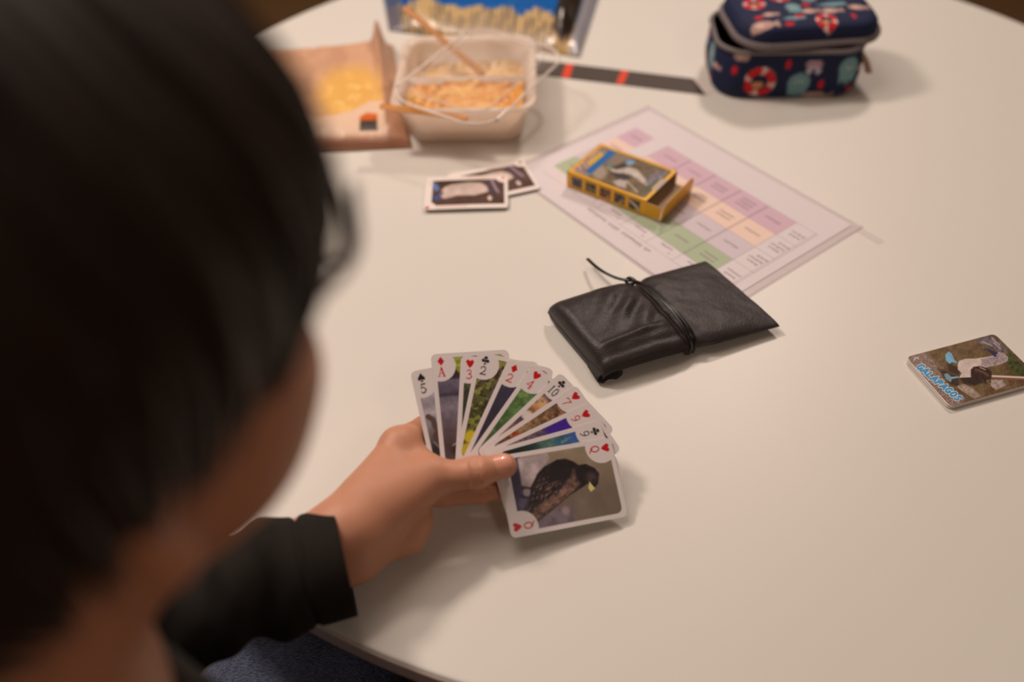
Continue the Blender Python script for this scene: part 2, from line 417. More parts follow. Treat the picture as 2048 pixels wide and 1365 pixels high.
# ------------------------------------------------------------------ playing cards
CW, CH, CR, CT = .060, .090, .0042, .00032
def norm(v): v = A(v, float); return v / np.linalg.norm(v)
def card_slab(name, TL, ex, ed, n, paint, parent=None, res=.0006, bend=None, group=None, label=None):
    """ex = card's right, ed = card's down, n = printed side; a rounded slab with the print on its face"""
    nu = int(CW / res); nv = int(CH / res)
    Y = np.linspace(0, CH, nv + 1); d0 = np.minimum(Y, CH - Y); hw = np.where(d0 < CR, CW / 2 - CR + np.sqrt(np.maximum(CR ** 2 - (CR - d0) ** 2, 0)), CW / 2)
    U = np.linspace(-1, 1, nu + 1)
    X = CW / 2 + U[:, None] * hw[None, :]; YY = np.broadcast_to(Y[None, :], X.shape)
    x = X.ravel(); y = YY.ravel()
    z = bend(x, y) if bend is not None else np.zeros_like(x)
    top = A(TL) + x[:, None] * ex + y[:, None] * ed + z[:, None] * n
    mm = (x * 1000, y * 1000)
    P = paint(*mm)
    col = P.lin() if P is not None else np.tile(lin((225, 218, 214)), (len(x), 1))
    F = grid_faces(nu + 1, nv + 1)
    m1 = nv + 1
    loop = [i * m1 for i in range(nu + 1)] + [nu * m1 + j for j in range(1, nv + 1)] + [i * m1 + nv for i in range(nu - 1, -1, -1)] + [j for j in range(nv - 1, 0, -1)]
    bot = top[loop] - n * CT; off = len(top)
    V = np.concatenate([top, bot]); L = len(loop)
    nn = np.cross(ex, ed)
    Fl = F.tolist()
    if nn @ n < 0: Fl = [q[::-1] for q in Fl]; s = 1
    else: s = -1
    side = []
    for k in range(L):
        k2 = (k + 1) % L; q = [loop[k], loop[k2], off + k2, off + k]; side.append(q if s > 0 else q[::-1])
    capf = [off + k for k in range(L)]; side.append(capf if s > 0 else capf[::-1])
    fm = [0] * len(Fl) + [1] * len(side)
    colf = np.concatenate([col, np.tile(lin((222, 214, 208)), (L, 1))])
    return build(name, V, Fl + side, [M_card, M_cardedge], parent, origin=A(TL) + ex * CW / 2 + ed * CH / 2, fmat=fm, attr=colf, smooth=False)

WHITE = (226, 219, 221)
def picture_mask(x, y):
    """photo area of a card: inset frame, cut by the two index discs, rounded at the others"""
    w, h = 60, 90
    ins = lambda a: np.clip(.5 + a / .35, 0, 1)
    m = ins(x - 3.4) * ins(w - 3.4 - x) * ins(y - 3.4) * ins(h - 8.0 - y)
    m *= ins(np.hypot(x - 6, y - 9.4) - 12.2)
    m *= ins(np.hypot(w - 6 - x, h - 9.4 - y) - 12.2)
    for cx, cy, sx, sy in ((w - 3.4 - 4.5, 3.4 + 4.5, 1, -1), (3.4 + 4.5, h - 8 - 4.5, -1, 1)):
        inq = (sx * (x - cx) > 0) & (sy * (y - cy) > 0)
        m = np.where(inq, m * ins(4.5 - np.hypot(x - cx, y - cy)), m)
    return m
def indices(P, x, y, kind, txt):
    P.use(x, y, .32)
    for flip in (0, 1):
        cx = lambda a, b: (a, b) if not flip else (60 - a, 90 - b)
        s = 1 if not flip else -1
        suit(P, kind, cx(7.2, 6.0), (3.3 * s, 0), (0, -3.5 * s))
        col = RED if kind in ('heart', 'diamond') else BLK
        if txt == '10':
            glyph(P, '1', cx(3.6, 18.0), (3.6 * s, 0), (0, -7 * s), col); glyph(P, '0', cx(6.2, 18.0), (4.6 * s, 0), (0, -7 * s), col)
        else: glyph(P, txt, cx(4.6, 17.8), (4.9 * s, 0), (0, -6.9 * s), col)
def card_paint(kind, txt, pic):
    def f(x, y):
        P = Paint(x, y, WHITE); m = picture_mask(x, y)
        Q = Paint(x, y, (90, 80, 75)); pic(Q, x, y); P.blend(m, Q.c)
        # tiny caption in the wide lower margin
        P.use(x, y, .4)
        for k in range(9): P.line([(14 + k * 1.1, 84.2), (14 + k * 1.1, 85.5)], .45, (120, 112, 112))
        for k in range(11): P.line([(13 + k * 1.1, 86.8), (13 + k * 1.1, 87.6)], .4, (165, 156, 156))
        indices(P, x, y, kind, txt); return P
    return f
def grad(Q, y, stops):
    ys = [s[0] for s in stops]; Q.c = np.stack([np.interp(y, ys, [s[1][i] for s in stops]) for i in range(3)], 1)
def mott(Q, x, y, sc, amp, col=None, seed=0):
    n = fbm(x * sc + seed, y * sc + seed * 3, 4)
    if col is None: Q.c = Q.c * (1 + amp * (n[:, None] - .5) * 2)
    else: Q.blend(np.clip((n - .52) * 9, 0, 1) * amp, col)
def pic_5s(Q, x, y):
    grad(Q, y, [(0, (188, 180, 190)), (42, (170, 164, 178)), (50, (120, 110, 115)), (60, (50, 40, 42)), (90, (26, 20, 24))]); mott(Q, x, y, .15, .25)
    Q.use(x, y, .8); Q.line([(6, 36), (9, 39), (9.5, 45), (12, 48), (17, 46), (22, 42)], 4.0, (92, 72, 66)); Q.circ(13, 53, 7, (88, 66, 58)); Q.circ(30, 55, 18, (80, 62, 56), ry=14)
    Q.line([(6, 55), (9, 60), (15, 62), (20, 60)], .8, (150, 150, 160)); Q.line([(14, 66), (10, 71), (12, 76)], .7, (130, 130, 140))
def pic_ad(Q, x, y):
    grad(Q, y, [(0, (60, 40, 42)), (19, (52, 38, 42)), (21, (112, 106, 128)), (30, (96, 88, 108)), (32, (66, 60, 84)), (34, (128, 120, 138)), (50, (124, 114, 128)), (60, (100, 84, 92)), (70, (76, 60, 64)), (90, (88, 76, 86))])
    mott(Q, x, y, .12, .22); mott(Q, x, y, .5, .12); Q.use(x, y, 1.2)
    Q.poly([(17, 3), (24, 3), (23, 12), (20, 16), (17, 10)], (150, 160, 60), noise=.4, ns=.6); Q.poly([(46, 3), (58, 3), (58, 9), (50, 8)], (130, 145, 40), noise=.4, ns=.6)
    Q.circ(27, 70, 12, (128, 118, 134)); Q.circ(20, 82, 9, (140, 128, 142)); Q.circ(13, 74, 4, (48, 40, 44)); Q.line([(10, 70), (14, 68), (17, 72)], .8, (190, 185, 190))
def pic_3h(Q, x, y):
    grad(Q, y, [(0, (70, 75, 50)), (30, (58, 60, 44)), (50, (44, 62, 40)), (70, (48, 56, 40)), (78, (40, 34, 34)), (90, (60, 48, 40))]); mott(Q, x, y, .3, .35)
    mott(Q, x, y, .25, .5, (96, 112, 70), 9)
def pic_2c(Q, x, y):
    grad(Q, y, [(0, (128, 104, 92)), (14, (104, 80, 70)), (26, (92, 92, 58)), (50, (76, 82, 38)), (70, (70, 66, 28)), (90, (110, 104, 30))]); mott(Q, x, y, .14, .3)
    mott(Q, x, y, .28, .9, (146, 150, 70), 4); mott(Q, x, y, .33, .8, (42, 34, 24), 14); Q.use(x, y, 1.0)
    Q.poly([(33, 3), (57, 3), (57, 24), (45, 26), (34, 14)], (132, 106, 96), soft=6, noise=.25, ns=.3)
    Q.circ(8, 66, 5, (205, 188, 40), soft=2); Q.circ(7, 76, 5, (190, 175, 36), soft=2); Q.circ(20, 32, 5, (88, 80, 92), soft=3)
def pic_2d(Q, x, y):
    grad(Q, y, [(0, (58, 56, 78)), (36, (62, 58, 84)), (50, (50, 44, 62)), (70, (66, 60, 90)), (82, (90, 60, 66)), (90, (70, 60, 80))]); mott(Q, x, y, .1, .2); mott(Q, x, y * .2, .8, .08)
def pic_4h(Q, x, y):
    grad(Q, y, [(0, (110, 150, 84)), (28, (104, 142, 82)), (46, (86, 122, 68)), (60, (64, 86, 56)), (72, (78, 84, 72)), (90, (112, 108, 104))]); mott(Q, x, y, .2, .22); mott(Q, x, y, .35, .6, (58, 92, 48), 6)
    mott(Q, x, y, .3, .4, (140, 165, 110), 16)
def pic_10c(Q, x, y):
    grad(Q, y, [(0, (60, 40, 70)), (21, (62, 44, 74)), (23, (150, 120, 110)), (26, (222, 184, 140)), (33, (206, 160, 112)), (38, (170, 118, 66)), (40.5, (222, 214, 212)), (46.5, (222, 214, 212)), (48, (82, 66, 84)), (56, (130, 100, 96)), (70, (150, 108, 104)), (90, (176, 150, 148))])
    mott(Q, x, y, .3, .12); mott(Q, x, y, .3, .4, (96, 66, 66), 5)
    Q.blend(np.clip(1 - np.abs(y - 43.5) / 3.2, 0, 1) * 3, (222, 214, 212))
def pic_7h(Q, x, y):
    grad(Q, y, [(0, (90, 66, 54)), (22, (84, 60, 50)), (32, (150, 116, 84)), (46, (140, 112, 78)), (55, (150, 140, 100)), (62, (140, 60, 36)), (72, (120, 66, 50)), (78, (66, 46, 84)), (90, (60, 52, 60))])
    mott(Q, x, y, .35, .4); mott(Q, x, y, .4, .6, (196, 150, 112), 8); mott(Q, x, y, .4, .5, (70, 44, 36), 18); Q.use(x, y, 1); Q.circ(9, 62, 4, (176, 72, 30), soft=2); Q.circ(12, 68, 3, (206, 110, 40), soft=2)
def pic_9h(Q, x, y):
    grad(Q, y, [(0, (70, 30, 160)), (38, (66, 34, 156)), (42, (76, 60, 96)), (60, (92, 76, 88)), (74, (110, 92, 104)), (79, (80, 50, 160)), (90, (70, 36, 160))]); mott(Q, x, y, .6, .22)
    Q.blend(np.clip((y - 40) / 3, 0, 1) * np.clip((74 - y) / 4, 0, 1) * np.clip((fbm(x * .7, y * .7) - .5) * 8, 0, 1) * .6, (140, 124, 132))
    Q.use(x, y, .6); Q.poly([(55, 60), (58, 60), (58, 86), (55, 86)], (70, 60, 150))
def pic_9c(Q, x, y):
    grad(Q, y, [(0, (58, 92, 168)), (26, (60, 96, 166)), (38, (62, 112, 130)), (44, (92, 128, 118)), (56, (40, 62, 60)), (68, (18, 30, 34)), (90, (8, 10, 14))]); mott(Q, x, y, .2, .2)
    Q.blend(np.clip((fbm(x * .6, y * .25) - .55) * 8, 0, 1) * np.clip((56 - y) / 20, 0, 1) * .7, (120, 170, 170)); Q.use(x, y, .6); Q.poly([(54.5, 20), (58, 20), (58, 60), (54.5, 60)], (60, 80, 160))

QPX = [(1220, 875), (985, 914), (1016, 1070), (1246, 1026)]           # index corner, BL, BR, TR of the queen as photographed
HQ = homography([(0, 0), (0, 90), (60, 90), (60, 0)], [((u - 960) * 5.6875, (v - 860) * 5.6875) for u, v in QPX])
def pic_qh(Q, x, y):
    U, V = hmap(HQ, x, y); Q.use(U, V, 9)
    Q.c = np.stack([np.interp(V + .15 * (U - 800), [150, 500, 800, 1100], [c[i] for c in ((158, 146, 122), (140, 126, 108), (122, 108, 96), (112, 102, 92))]) for i in range(3)], 1)
    n = fbm(U / 160, V / 160, 3); Q.c *= (.88 + .24 * n)[:, None]
    Q.poly([(640, 960), (860, 850), (1020, 860), (1060, 1000), (800, 1080), (600, 1100)], (116, 104, 116), soft=60, noise=.3, ns=.01); Q.circ(935, 895, 45, (158, 138, 142), soft=40)
    Q.poly([(300, 300), (420, 300), (450, 640), (580, 660), (540, 920), (300, 920)], (62, 56, 88), soft=25, noise=.3, ns=.02)
    Q.poly([(390, 330), (740, 265), (765, 330), (700, 410), (640, 470), (600, 560), (530, 640), (440, 620), (420, 480)], (186, 172, 178), soft=22, noise=.22, ns=.012)
    Q.poly([(520, 760), (470, 860), (440, 900), (400, 840), (420, 760)], (96, 88, 110), soft=25); Q.circ(500, 700, 45, (160, 150, 160), soft=20)
    b = Q.poly([(545, 650), (620, 500), (700, 420), (850, 340), (950, 328), (1040, 360), (1100, 398), (1180, 385), (1280, 430), (1328, 490), (1310, 600), (1270, 645), (1195, 600), (1120, 650), (1000, 720), (850, 840), (700, 950), (590, 1030), (510, 960), (490, 880), (530, 790)], (30, 22, 28), soft=14, noise=.5, ns=.02)
    Q.poly([(1040, 440), (1070, 540), (1110, 600), (1000, 715), (860, 825), (700, 935), (600, 1010), (545, 930), (640, 830), (760, 760), (860, 700), (930, 610), (1000, 520)], (112, 84, 74), soft=36, clip=b, noise=.6, ns=.03)
    Q.blend(b * np.clip((fbm((U + V) / 18, (U - V) / 70) - .55) * 6, 0, 1) * np.clip(((V - .4 * U) - 150) / 200, 0, 1) * .7, (170, 134, 118))
    Q.circ(1240, 530, 60, (70, 58, 62), soft=60, clip=b)
    Q.poly([(1212, 575), (1240, 610), (1275, 650), (1225, 690), (1200, 650)], (222, 212, 140), soft=10); Q.circ(1262, 560, 12, (20, 16, 18))
    Q.line([(430, 655), (560, 655)], 14, (24, 20, 36)); Q.line([(430, 750), (540, 765)], 14, (24, 20, 36))

# the fan lies in one tilted plane
FT = A([0.07054272, 0.43532017, 0.03811158 + TZ]); FN = norm([0.21, -0.482, 0.851])
def on(u, v, o=0.0):
    d = ray(u, v); return CAM + d * (((FT + FN * o - CAM) @ FN) / (d @ FN))
FAN = [  # kind, text, index-corner pixel, direction of the long side, picture, label
 ('heart', 'Q', (1221, 875), (-235, 39.5), pic_qh, 'queen of hearts with hawk photo, lowest card of the held fan, fully visible'),
 ('club', '9', (1199, 841), (-130, 36), pic_9c, 'nine of clubs with deep blue water photo, just above the queen in the fan'),
 ('heart', '9', (1176, 806), (-139, 65), pic_9h, 'nine of hearts with violet photo strip in the held fan'),
 ('heart', '7', (1152, 770), (-115, 77), pic_7h, 'seven of hearts with brown and orange photo strip in the held fan'),
 ('club', '10', (1121, 745), (-160, 150), pic_10c, 'ten of clubs with tan and violet photo strip in the held fan'),
 ('heart', '4', (1066, 729), (-87, 123), pic_4h, 'four of hearts with green meadow photo strip in the held fan'),
 ('diamond', '2', (1018, 716), (-79, 172), pic_2d, 'two of diamonds with dark slate photo strip in the held fan'),
 ('club', '2', (956, 702), (-31, 148), pic_2c, 'two of clubs with yellow leaves photo in the held fan'),
 ('heart', '3', (922, 711), (-10, 190), pic_3h, 'three of hearts with narrow dark green photo strip in the held fan'),
 ('diamond', 'A', (861, 709), (21, 215), pic_ad, 'ace of diamonds with grey rock photo, second card from left in the fan'),
 ('spade', '5', (820, 744), (40, 181), pic_5s, 'five of spades, leftmost card of the fan beside the index finger'),
]
for k, (kind, txt, tl, dr, pic, lab) in enumerate(FAN):
    o = -.00045 * k
    a = on(tl[0], tl[1], o); b = on(tl[0] + dr[0], tl[1] + dr[1], o); ed = norm(b - a); ex = norm(np.cross(-ed, FN))
    nsg = FN
    sg = 1 if k < 5 else -1
    bend = (lambda x, y: .0022 * ((x - .03) / .03) ** 2 * -1 + .0) if False else None
    c = card_slab('playing_card', a, ex, ed, FN, card_paint(kind, txt, pic), res=.00042 if k == 0 else .0006, bend=bend)
    tag(c, lab, 'playing card', 'playing cards held in the fan')

# booby cards lying on the table
def pic_booby(Q, x, y):
    # crop pixels of the left card: its long side runs left to right
    H = homography([(0, 0), (0, 90), (60, 90), (60, 0)], [(1475, 270), (210, 300), (205, 742), (1450, 712)])
    U, V = hmap(H, x, y); Q.use(U, V, 14); Q.c[:] = A((84, 62, 56)); Q.c *= (.75 + .5 * fbm(U / 90, V / 60))[:, None]
    Q.poly([(380, 330), (900, 300), (1100, 340), (1000, 380), (560, 420), (420, 440)], (62, 48, 40), soft=30)
    Q.poly([(440, 520), (500, 440), (600, 405), (900, 372), (1060, 380), (1150, 430), (1175, 500), (1100, 520), (960, 555), (700, 555), (520, 600), (450, 580)], (206, 188, 180), soft=20, noise=.1, ns=.01)
    Q.poly([(1130, 330), (1250, 330), (1320, 420), (1335, 500), (1280, 560), (1190, 520), (1160, 430)], (78, 64, 78), soft=24)
    Q.line([(1230, 350), (1270, 440), (1310, 500)], 34, (170, 150, 158), soft=24); Q.circ(1185, 590, 34, (220, 200, 190), soft=16)
    Q.poly([(315, 360), (400, 410), (425, 470), (370, 500), (330, 440)], (96, 126, 196), soft=14); Q.poly([(330, 560), (480, 540), (440, 610), (360, 620)], (70, 88, 140), soft=14)
    Q.line([(400, 500), (480, 520)], 26, (60, 60, 80), soft=14)
def booby_paint(col):
    def f(x, y):
        P = Paint(x, y, (236, 228, 224)); w, h = 60, 90
        ins = lambda a: np.clip(.5 + a / .5, 0, 1)
        m = ins(x - 7) * ins(w - 7 - x) * ins(y - 4) * ins(h - 8 - y)
        m *= ins(np.hypot(x - 2, y - 2) - 12) * ins(np.hypot(w - 2 - x, h - 2 - y) - 12)
        Q = Paint(x, y, (90, 80, 75)); pic_booby(Q, x, y); P.blend(m, Q.c); P.use(x, y, .8)
        P.circ(4.6, 5, 1.9, col); P.circ(60 - 3.6, 90 - 4, 2.2, col)
        soft = tuple(.55 * A(col) + .45 * A((236, 228, 224)))
        for k in range(16): P.line([(3.2, 12 + k * 2.1), (4.6, 12 + k * 2.1)], .9, soft); P.line([(55.4, 45 + k * 2.1), (56.8, 45 + k * 2.1)], .9, soft)
        return P
    return f
UPZ = A([0, 0, 1.])
# left card: index corner at upper right of the picture
ang = -.0096; ea = A([math.cos(ang), math.sin(ang), 0]); eb = A([-math.sin(ang), math.cos(ang), 0])
p0 = A([-.0890, .7799, TZ + .0042]); TLb = p0 + ea * .090 + eb * .060
c = card_slab('playing_card', TLb, -eb, -ea, UPZ, booby_paint((200, 60, 50)), bend=lambda x, y: -.0010 * (1 - np.clip(x / .06, 0, 1)) ** 1 * 0 + .0004 * np.sin(y / .09 * PI))
tag(c, 'card with white blue-footed bird lying on the table, overlapping the other bird card', 'playing card', 'bird cards on the table')
ang = math.radians(107.1 - 90); ea = A([math.cos(ang), math.sin(ang), 0]); eb = A([-math.sin(ang), math.cos(ang), 0])
br = A([.0372, .8133, TZ + .0034]); TLb = br + eb * .060
c = card_slab('playing_card', TLb, -eb, -ea, UPZ, booby_paint((92, 72, 72)))
tag(c, 'card with white bird photo half hidden under the other bird card', 'playing card', 'bird cards on the table')

# the draw pile: every card its own object, a picture back on the topmost
DL = A([.3407, .5391, TZ]); ds = norm(A([math.cos(math.radians(-74)), math.sin(math.radians(-74)), 0])); dl = norm(A([math.cos(math.radians(16)), math.sin(math.radians(16)), 0]))
DPX = [(1812, 716), (1903, 820), (2079, 763), (1983, 668)]
HD = homography([(0, 0), (60, 0), (60, 90), (0, 90)], [((u - 1780) * 6.5, (v - 640) * 6.5) for u, v in DPX])
def galapagos(x, y):
    U, V = hmap(HD, x, y); P = Paint(x, y, (104, 84, 62)); P.use(U, V, 7)
    n = fbm(U / 60, V / 60, 5); P.c *= (.7 + .6 * n)[:, None]
    P.blend(np.clip((fbm(U / 90 + 5, V / 40) - .5) * 6, 0, 1) * .55, (112, 104, 52)); P.blend(np.clip((fbm(U / 120 + 35, V / 120) - .55) * 8, 0, 1) * .5, (86, 54, 36))
    P.blend(np.clip((fbm(U / 9, V / 40) - .6) * 8, 0, 1) * .35, (168, 150, 104))
    P.poly([(1500, 400), (1800, 700), (1750, 780), (1560, 700), (1480, 560)], (62, 70, 38), soft=70, noise=.5, ns=.03)
    # sandy strip under the lettering
    sd = P.sd_poly([(150, 420), (420, 400), (640, 600), (720, 860), (980, 1060), (900, 1250), (200, 700)]); m = np.clip(.5 - sd / 60, 0, 1)
    P.blend(m, A((138, 118, 108))[None] * (.75 + .5 * fbm(U / 12, V / 12, 3))[:, None]); P.blend(m * np.clip((fbm(U / 7, V / 7) - .58) * 9, 0, 1), (70, 46, 44)); P.blend(m * np.clip((fbm(U / 14 + 9, V / 14) - .6) * 9, 0, 1), (182, 160, 150))
    P.poly([(620, 640), (900, 760), (900, 900), (820, 880), (700, 760)], (58, 44, 34), soft=40, noise=.4, ns=.03); P.poly([(740, 560), (900, 640), (900, 740), (760, 690)], (62, 46, 34), soft=30)
    P.poly([(900, 760), (1100, 750), (1240, 820), (1100, 880), (960, 850)], (48, 36, 28), soft=30, noise=.3, ns=.04)
    P.poly([(870, 890), (960, 855), (1090, 925), (1190, 1020), (1110, 1060), (950, 960)], (160, 144, 132), soft=18, noise=.3, ns=.03)
    P.poly([(1300, 800), (1450, 790), (1500, 870), (1380, 935), (1310, 880)], (158, 144, 142), soft=18, noise=.3, ns=.03)
    P.poly([(1130, 225), (1280, 200), (1430, 330), (1500, 430), (1400, 430), (1300, 385), (1180, 340), (1110, 290)], (104, 94, 100), soft=26, noise=.5, ns=.03)
    for q in (((1290, 240), (1390, 330)), ((1320, 300), (1400, 380)), ((1180, 290), (1300, 340))): P.line(q, 12, (196, 186, 190), soft=16)
    P.line([(1310, 765), (1500, 765), (1740, 775)], 44, (120, 84, 74)); P.line([(1310, 745), (1500, 752), (1740, 762)], 26, (206, 190, 180))
    P.poly([(875, 600), (890, 545), (970, 512), (1100, 512), (1210, 492), (1330, 470), (1375, 425), (1450, 440), (1500, 490), (1503, 540), (1400, 590), (1290, 612), (1210, 640), (1110, 620), (1050, 660), (1050, 765), (900, 772), (930, 710), (880, 660)], (206, 192, 186), soft=9, noise=.12, ns=.02)
    m = P.poly([(1170, 520), (1330, 472), (1380, 430), (1455, 445), (1500, 500), (1490, 545), (1380, 590), (1250, 620), (1180, 620)], (168, 154, 158), soft=30)
    P.blend(m * np.clip((fbm(U / 8, V / 8) - .55) * 9, 0, 1) * .8, (96, 84, 92))
    P.poly([(1190, 368), (1290, 398), (1372, 430), (1385, 475), (1340, 490), (1290, 440)], (52, 46, 84), soft=9); P.circ(1368, 462, 9, (210, 215, 230))
    P.poly([(1045, 660), (1080, 622), (1160, 612), (1250, 640), (1312, 690), (1312, 770), (1250, 805), (1130, 785), (1050, 745)], (52, 36, 30), soft=12, noise=.5, ns=.03)
    P.line([(1110, 660), (1200, 690), (1270, 740)], 26, (112, 78, 60), soft=26); P.line([(1225, 790), (1245, 850)], 16, (30, 22, 20)); P.line([(1290, 780), (1306, 830)], 12, (30, 22, 20)); P.line([(1160, 630), (1230, 660)], 10, (190, 184, 180))
    P.poly([(712, 462), (752, 418), (788, 440), (830, 520), (880, 578), (800, 560), (770, 585), (722, 535)], (124, 182, 216), soft=8); P.line([(750, 440), (860, 572)], 4, (70, 110, 150))
    P.poly([(702, 722), (750, 712), (800, 760), (885, 752), (890, 772), (810, 790), (795, 835), (730, 790)], (118, 152, 172), soft=9); P.line([(800, 775), (890, 765)], 16, (134, 178, 204))
    # lettering along the short side
    H0 = A((335., 628.)); E = A((560., 475.)) / 9.0; 
    Dw = E; Uw = A((84., -52.))
    chars = ['G', 'AA', 'L', 'AA', 'P', 'AA', 'G', 'O', 'S']
    P.line(arc(352, 540, 40, 36, 190, 290, 6), 16, (196, 206, 226))
    for grow, col in ((15, (222, 226, 232)), (0, (60, 146, 200))):
        for i, ch in enumerate(chars): glyph(P, ch, H0 + Dw * (i + .02) - Uw * .1, Dw * .93 + Uw * .08, Uw, col, grow=grow, soft=5, scale_w=1.02)
    return P
NP = 13
for k in range(NP):
    j = rng.normal(0, .00025, 2) if k < NP - 1 else A([0, 0]); z = TZ + .0004 + .00034 * (k + 1)
    tl = DL + ds * j[0] + dl * j[1] + UPZ * (z - TZ)
    if k == 0:
        R2 = rrect(CW, CH, CR, 4); cen = tl + ds * CW / 2 + dl * CH / 2
        rings = [[cen + ds * a + dl * b + UPZ * zz for a, b in R2] for zz in (-CT, 0)]
        V, F = loft(rings)
        first = build('playing_card', V, F, M_cardedge, origin=cen, smooth=False); c = first
    elif k < NP - 1:
        c = first.copy(); COL.objects.link(c); c.location = tl + ds * CW / 2 + dl * CH / 2
    else:
        c = card_slab('playing_card', tl, ds, dl, UPZ, galapagos, res=.00042)
    tag(c, 'playing card inside the face-down pile at the right edge of the table' if k < NP - 1 else 'top card of the pile showing blue-footed bird back and blue lettering', 'playing card', 'cards stacked in the pile')

# ------------------------------------------------------------------ printed timetable in a clear sleeve
GO = A([0.3126814, 0.7181556, TZ]); GA = 2.20004598
ga_ = A([math.cos(GA), math.sin(GA), 0]); gb_ = A([-math.sin(GA), math.cos(GA), 0])
def gp(s, t, z=0.0): return GO + ga_ * s / 1000 + gb_ * t / 1000 + UPZ * z
def sheet_mesh(name, s0, s1, t0, t1, z, res, mat, paint=None, wave=0, parent=None, r=0):
    ns = max(2, int((s1 - s0) / res)); nt = max(2, int((t1 - t0) / res))
    S, T = np.meshgrid(np.linspace(s0, s1, ns + 1), np.linspace(t0, t1, nt + 1), indexing='ij'); s = S.ravel(); t = T.ravel()
    zz = z + wave * (fbm(s / 60 + 3, t / 60 + 8, 3) - .3) * np.clip(np.minimum.reduce([s - s0, s1 - s, t - t0, t1 - t]) / 12, 0, 1)
    V = GO + ga_ * s[:, None] / 1000 + gb_ * t[:, None] / 1000 + UPZ * zz[:, None]
    P = paint(s, t) if paint else None
    return build(name, V, grid_faces(ns + 1, nt + 1), mat, parent, attr=P.lin() if P else None)
def timetable(s, t):
    P = Paint(s, t, (228, 225, 227)); k = .7
    rows = [((214, 180, 200)), ((244, 218, 198)), ((214, 206, 214)), ((166, 192, 150))]; RH = 31.5; HW = 26.9; CWd = 37.4
    box_ = lambda a, b, c, d, col: P.poly([(a, c), (b, c), (b, d), (a, d)], col, soft=k)
    for r, col in enumerate(rows):
        box_(HW, HW + CWd * 5, r * RH, (r + 1) * RH, col); box_(236, 267, r * RH, (r + 1) * RH, col)
    LN = (150, 140, 142); DL2 = lambda c: tuple(.86 * A(c))
    for r, col in enumerate(rows):
        for i in range(1, 5): box_(HW + CWd * i - 1.3, HW + CWd * i + 1.3, r * RH, (r + 1) * RH, DL2(col))
    for i in range(0, 6): P.line([(HW + CWd * i, 0), (HW + CWd * i, 142)], .5, LN, soft=k)
    for a in (0.4, 2.4): P.line([(a, 0), (a, 126)], .5, LN, soft=k)
    for r in range(5): P.line([(0, r * RH), (HW + CWd * 5, r * RH)], .45, LN, soft=k)
    P.line([(HW, 142), (267, 142)], .45, LN, soft=k)
    INK = (112, 98, 100)
    def word(s0, t0, n, hgt=3.2, ink=INK, q=1.0):
        x = s0
        for i in range(n):
            hh = hgt * (1 if rng.random() < .3 else .66)
            P.line([(x, t0), (x, t0 + hh)], .55 * q, ink, soft=.5); P.line([(x, t0 + .66 * hgt * rng.random()), (x + 1.3, t0 + .66 * hgt * rng.random())], .5 * q, ink, soft=.5)
            x += 1.75 * q
    for r in range(4):
        for l in range(2 + (r in (1, 2))): word(6 - l * 1.5, r * RH + 19 - l * 6, 8 + (l == 1) * 2)
    for r in range(4):
        for i in range(5):
            nl = {(0, 1): 3, (0, 2): 2, (1, 1): 2, (3, 0): 2}.get((r, i), 1)
            for l in range(nl): word(HW + CWd * i + 9, r * RH + 14 + (nl - 1) * 3 - l * 6, 11)
        word(242, r * RH + 14, 10)
    for i in range(5): word(HW + CWd * i + 11, 129.5, 9); P.circ(HW + CWd * i + 22, 136.5, .1, INK); word(HW + CWd * i + 8, 136.2, 2, 2.6, (190, 120, 120))
    word(88, 147.5, 4, 4.8, q=1.25); word(100, 147.5, 14, 4.8, q=1.2); word(133, 147.5, 8, 4.8, q=1.2); word(153, 147.5, 14, 4.8, q=1.2)
    return P
sh = sheet_mesh('printed_sheet', -11, 286, -40, 170, .0007, .75, M_paper, timetable)
tag(sh, 'printed colour-banded timetable sheet inside the clear plastic sleeve', 'sheet')
sv = thing('plastic_sleeve', 'clear plastic sleeve around the printed timetable, under the yellow box', 'plastic sleeve', tuple(gp(140, 60)))
sheet_mesh('back_film', -20, 293, -46, 173, .0003, 20, M_sleeve, parent=sv)
sheet_mesh('front_film', -20, 293, -46, 173, .0012, 4, M_sleeve, wave=.0016, parent=sv)
V, F = merge([tube([gp(*a, .0014), gp(*b, .0014)], .0006, 6) for a, b in (((-20, -46), (-20, 173)), ((-20, 173), (293, 173)), ((293, 173), (293, -46)))])
build('welded_edge', V, F, M_sleeve, sv)
sheet_mesh('flap', -48, -19, -44, -34, .0010, 6, M_sleeve, wave=.001, parent=sv)

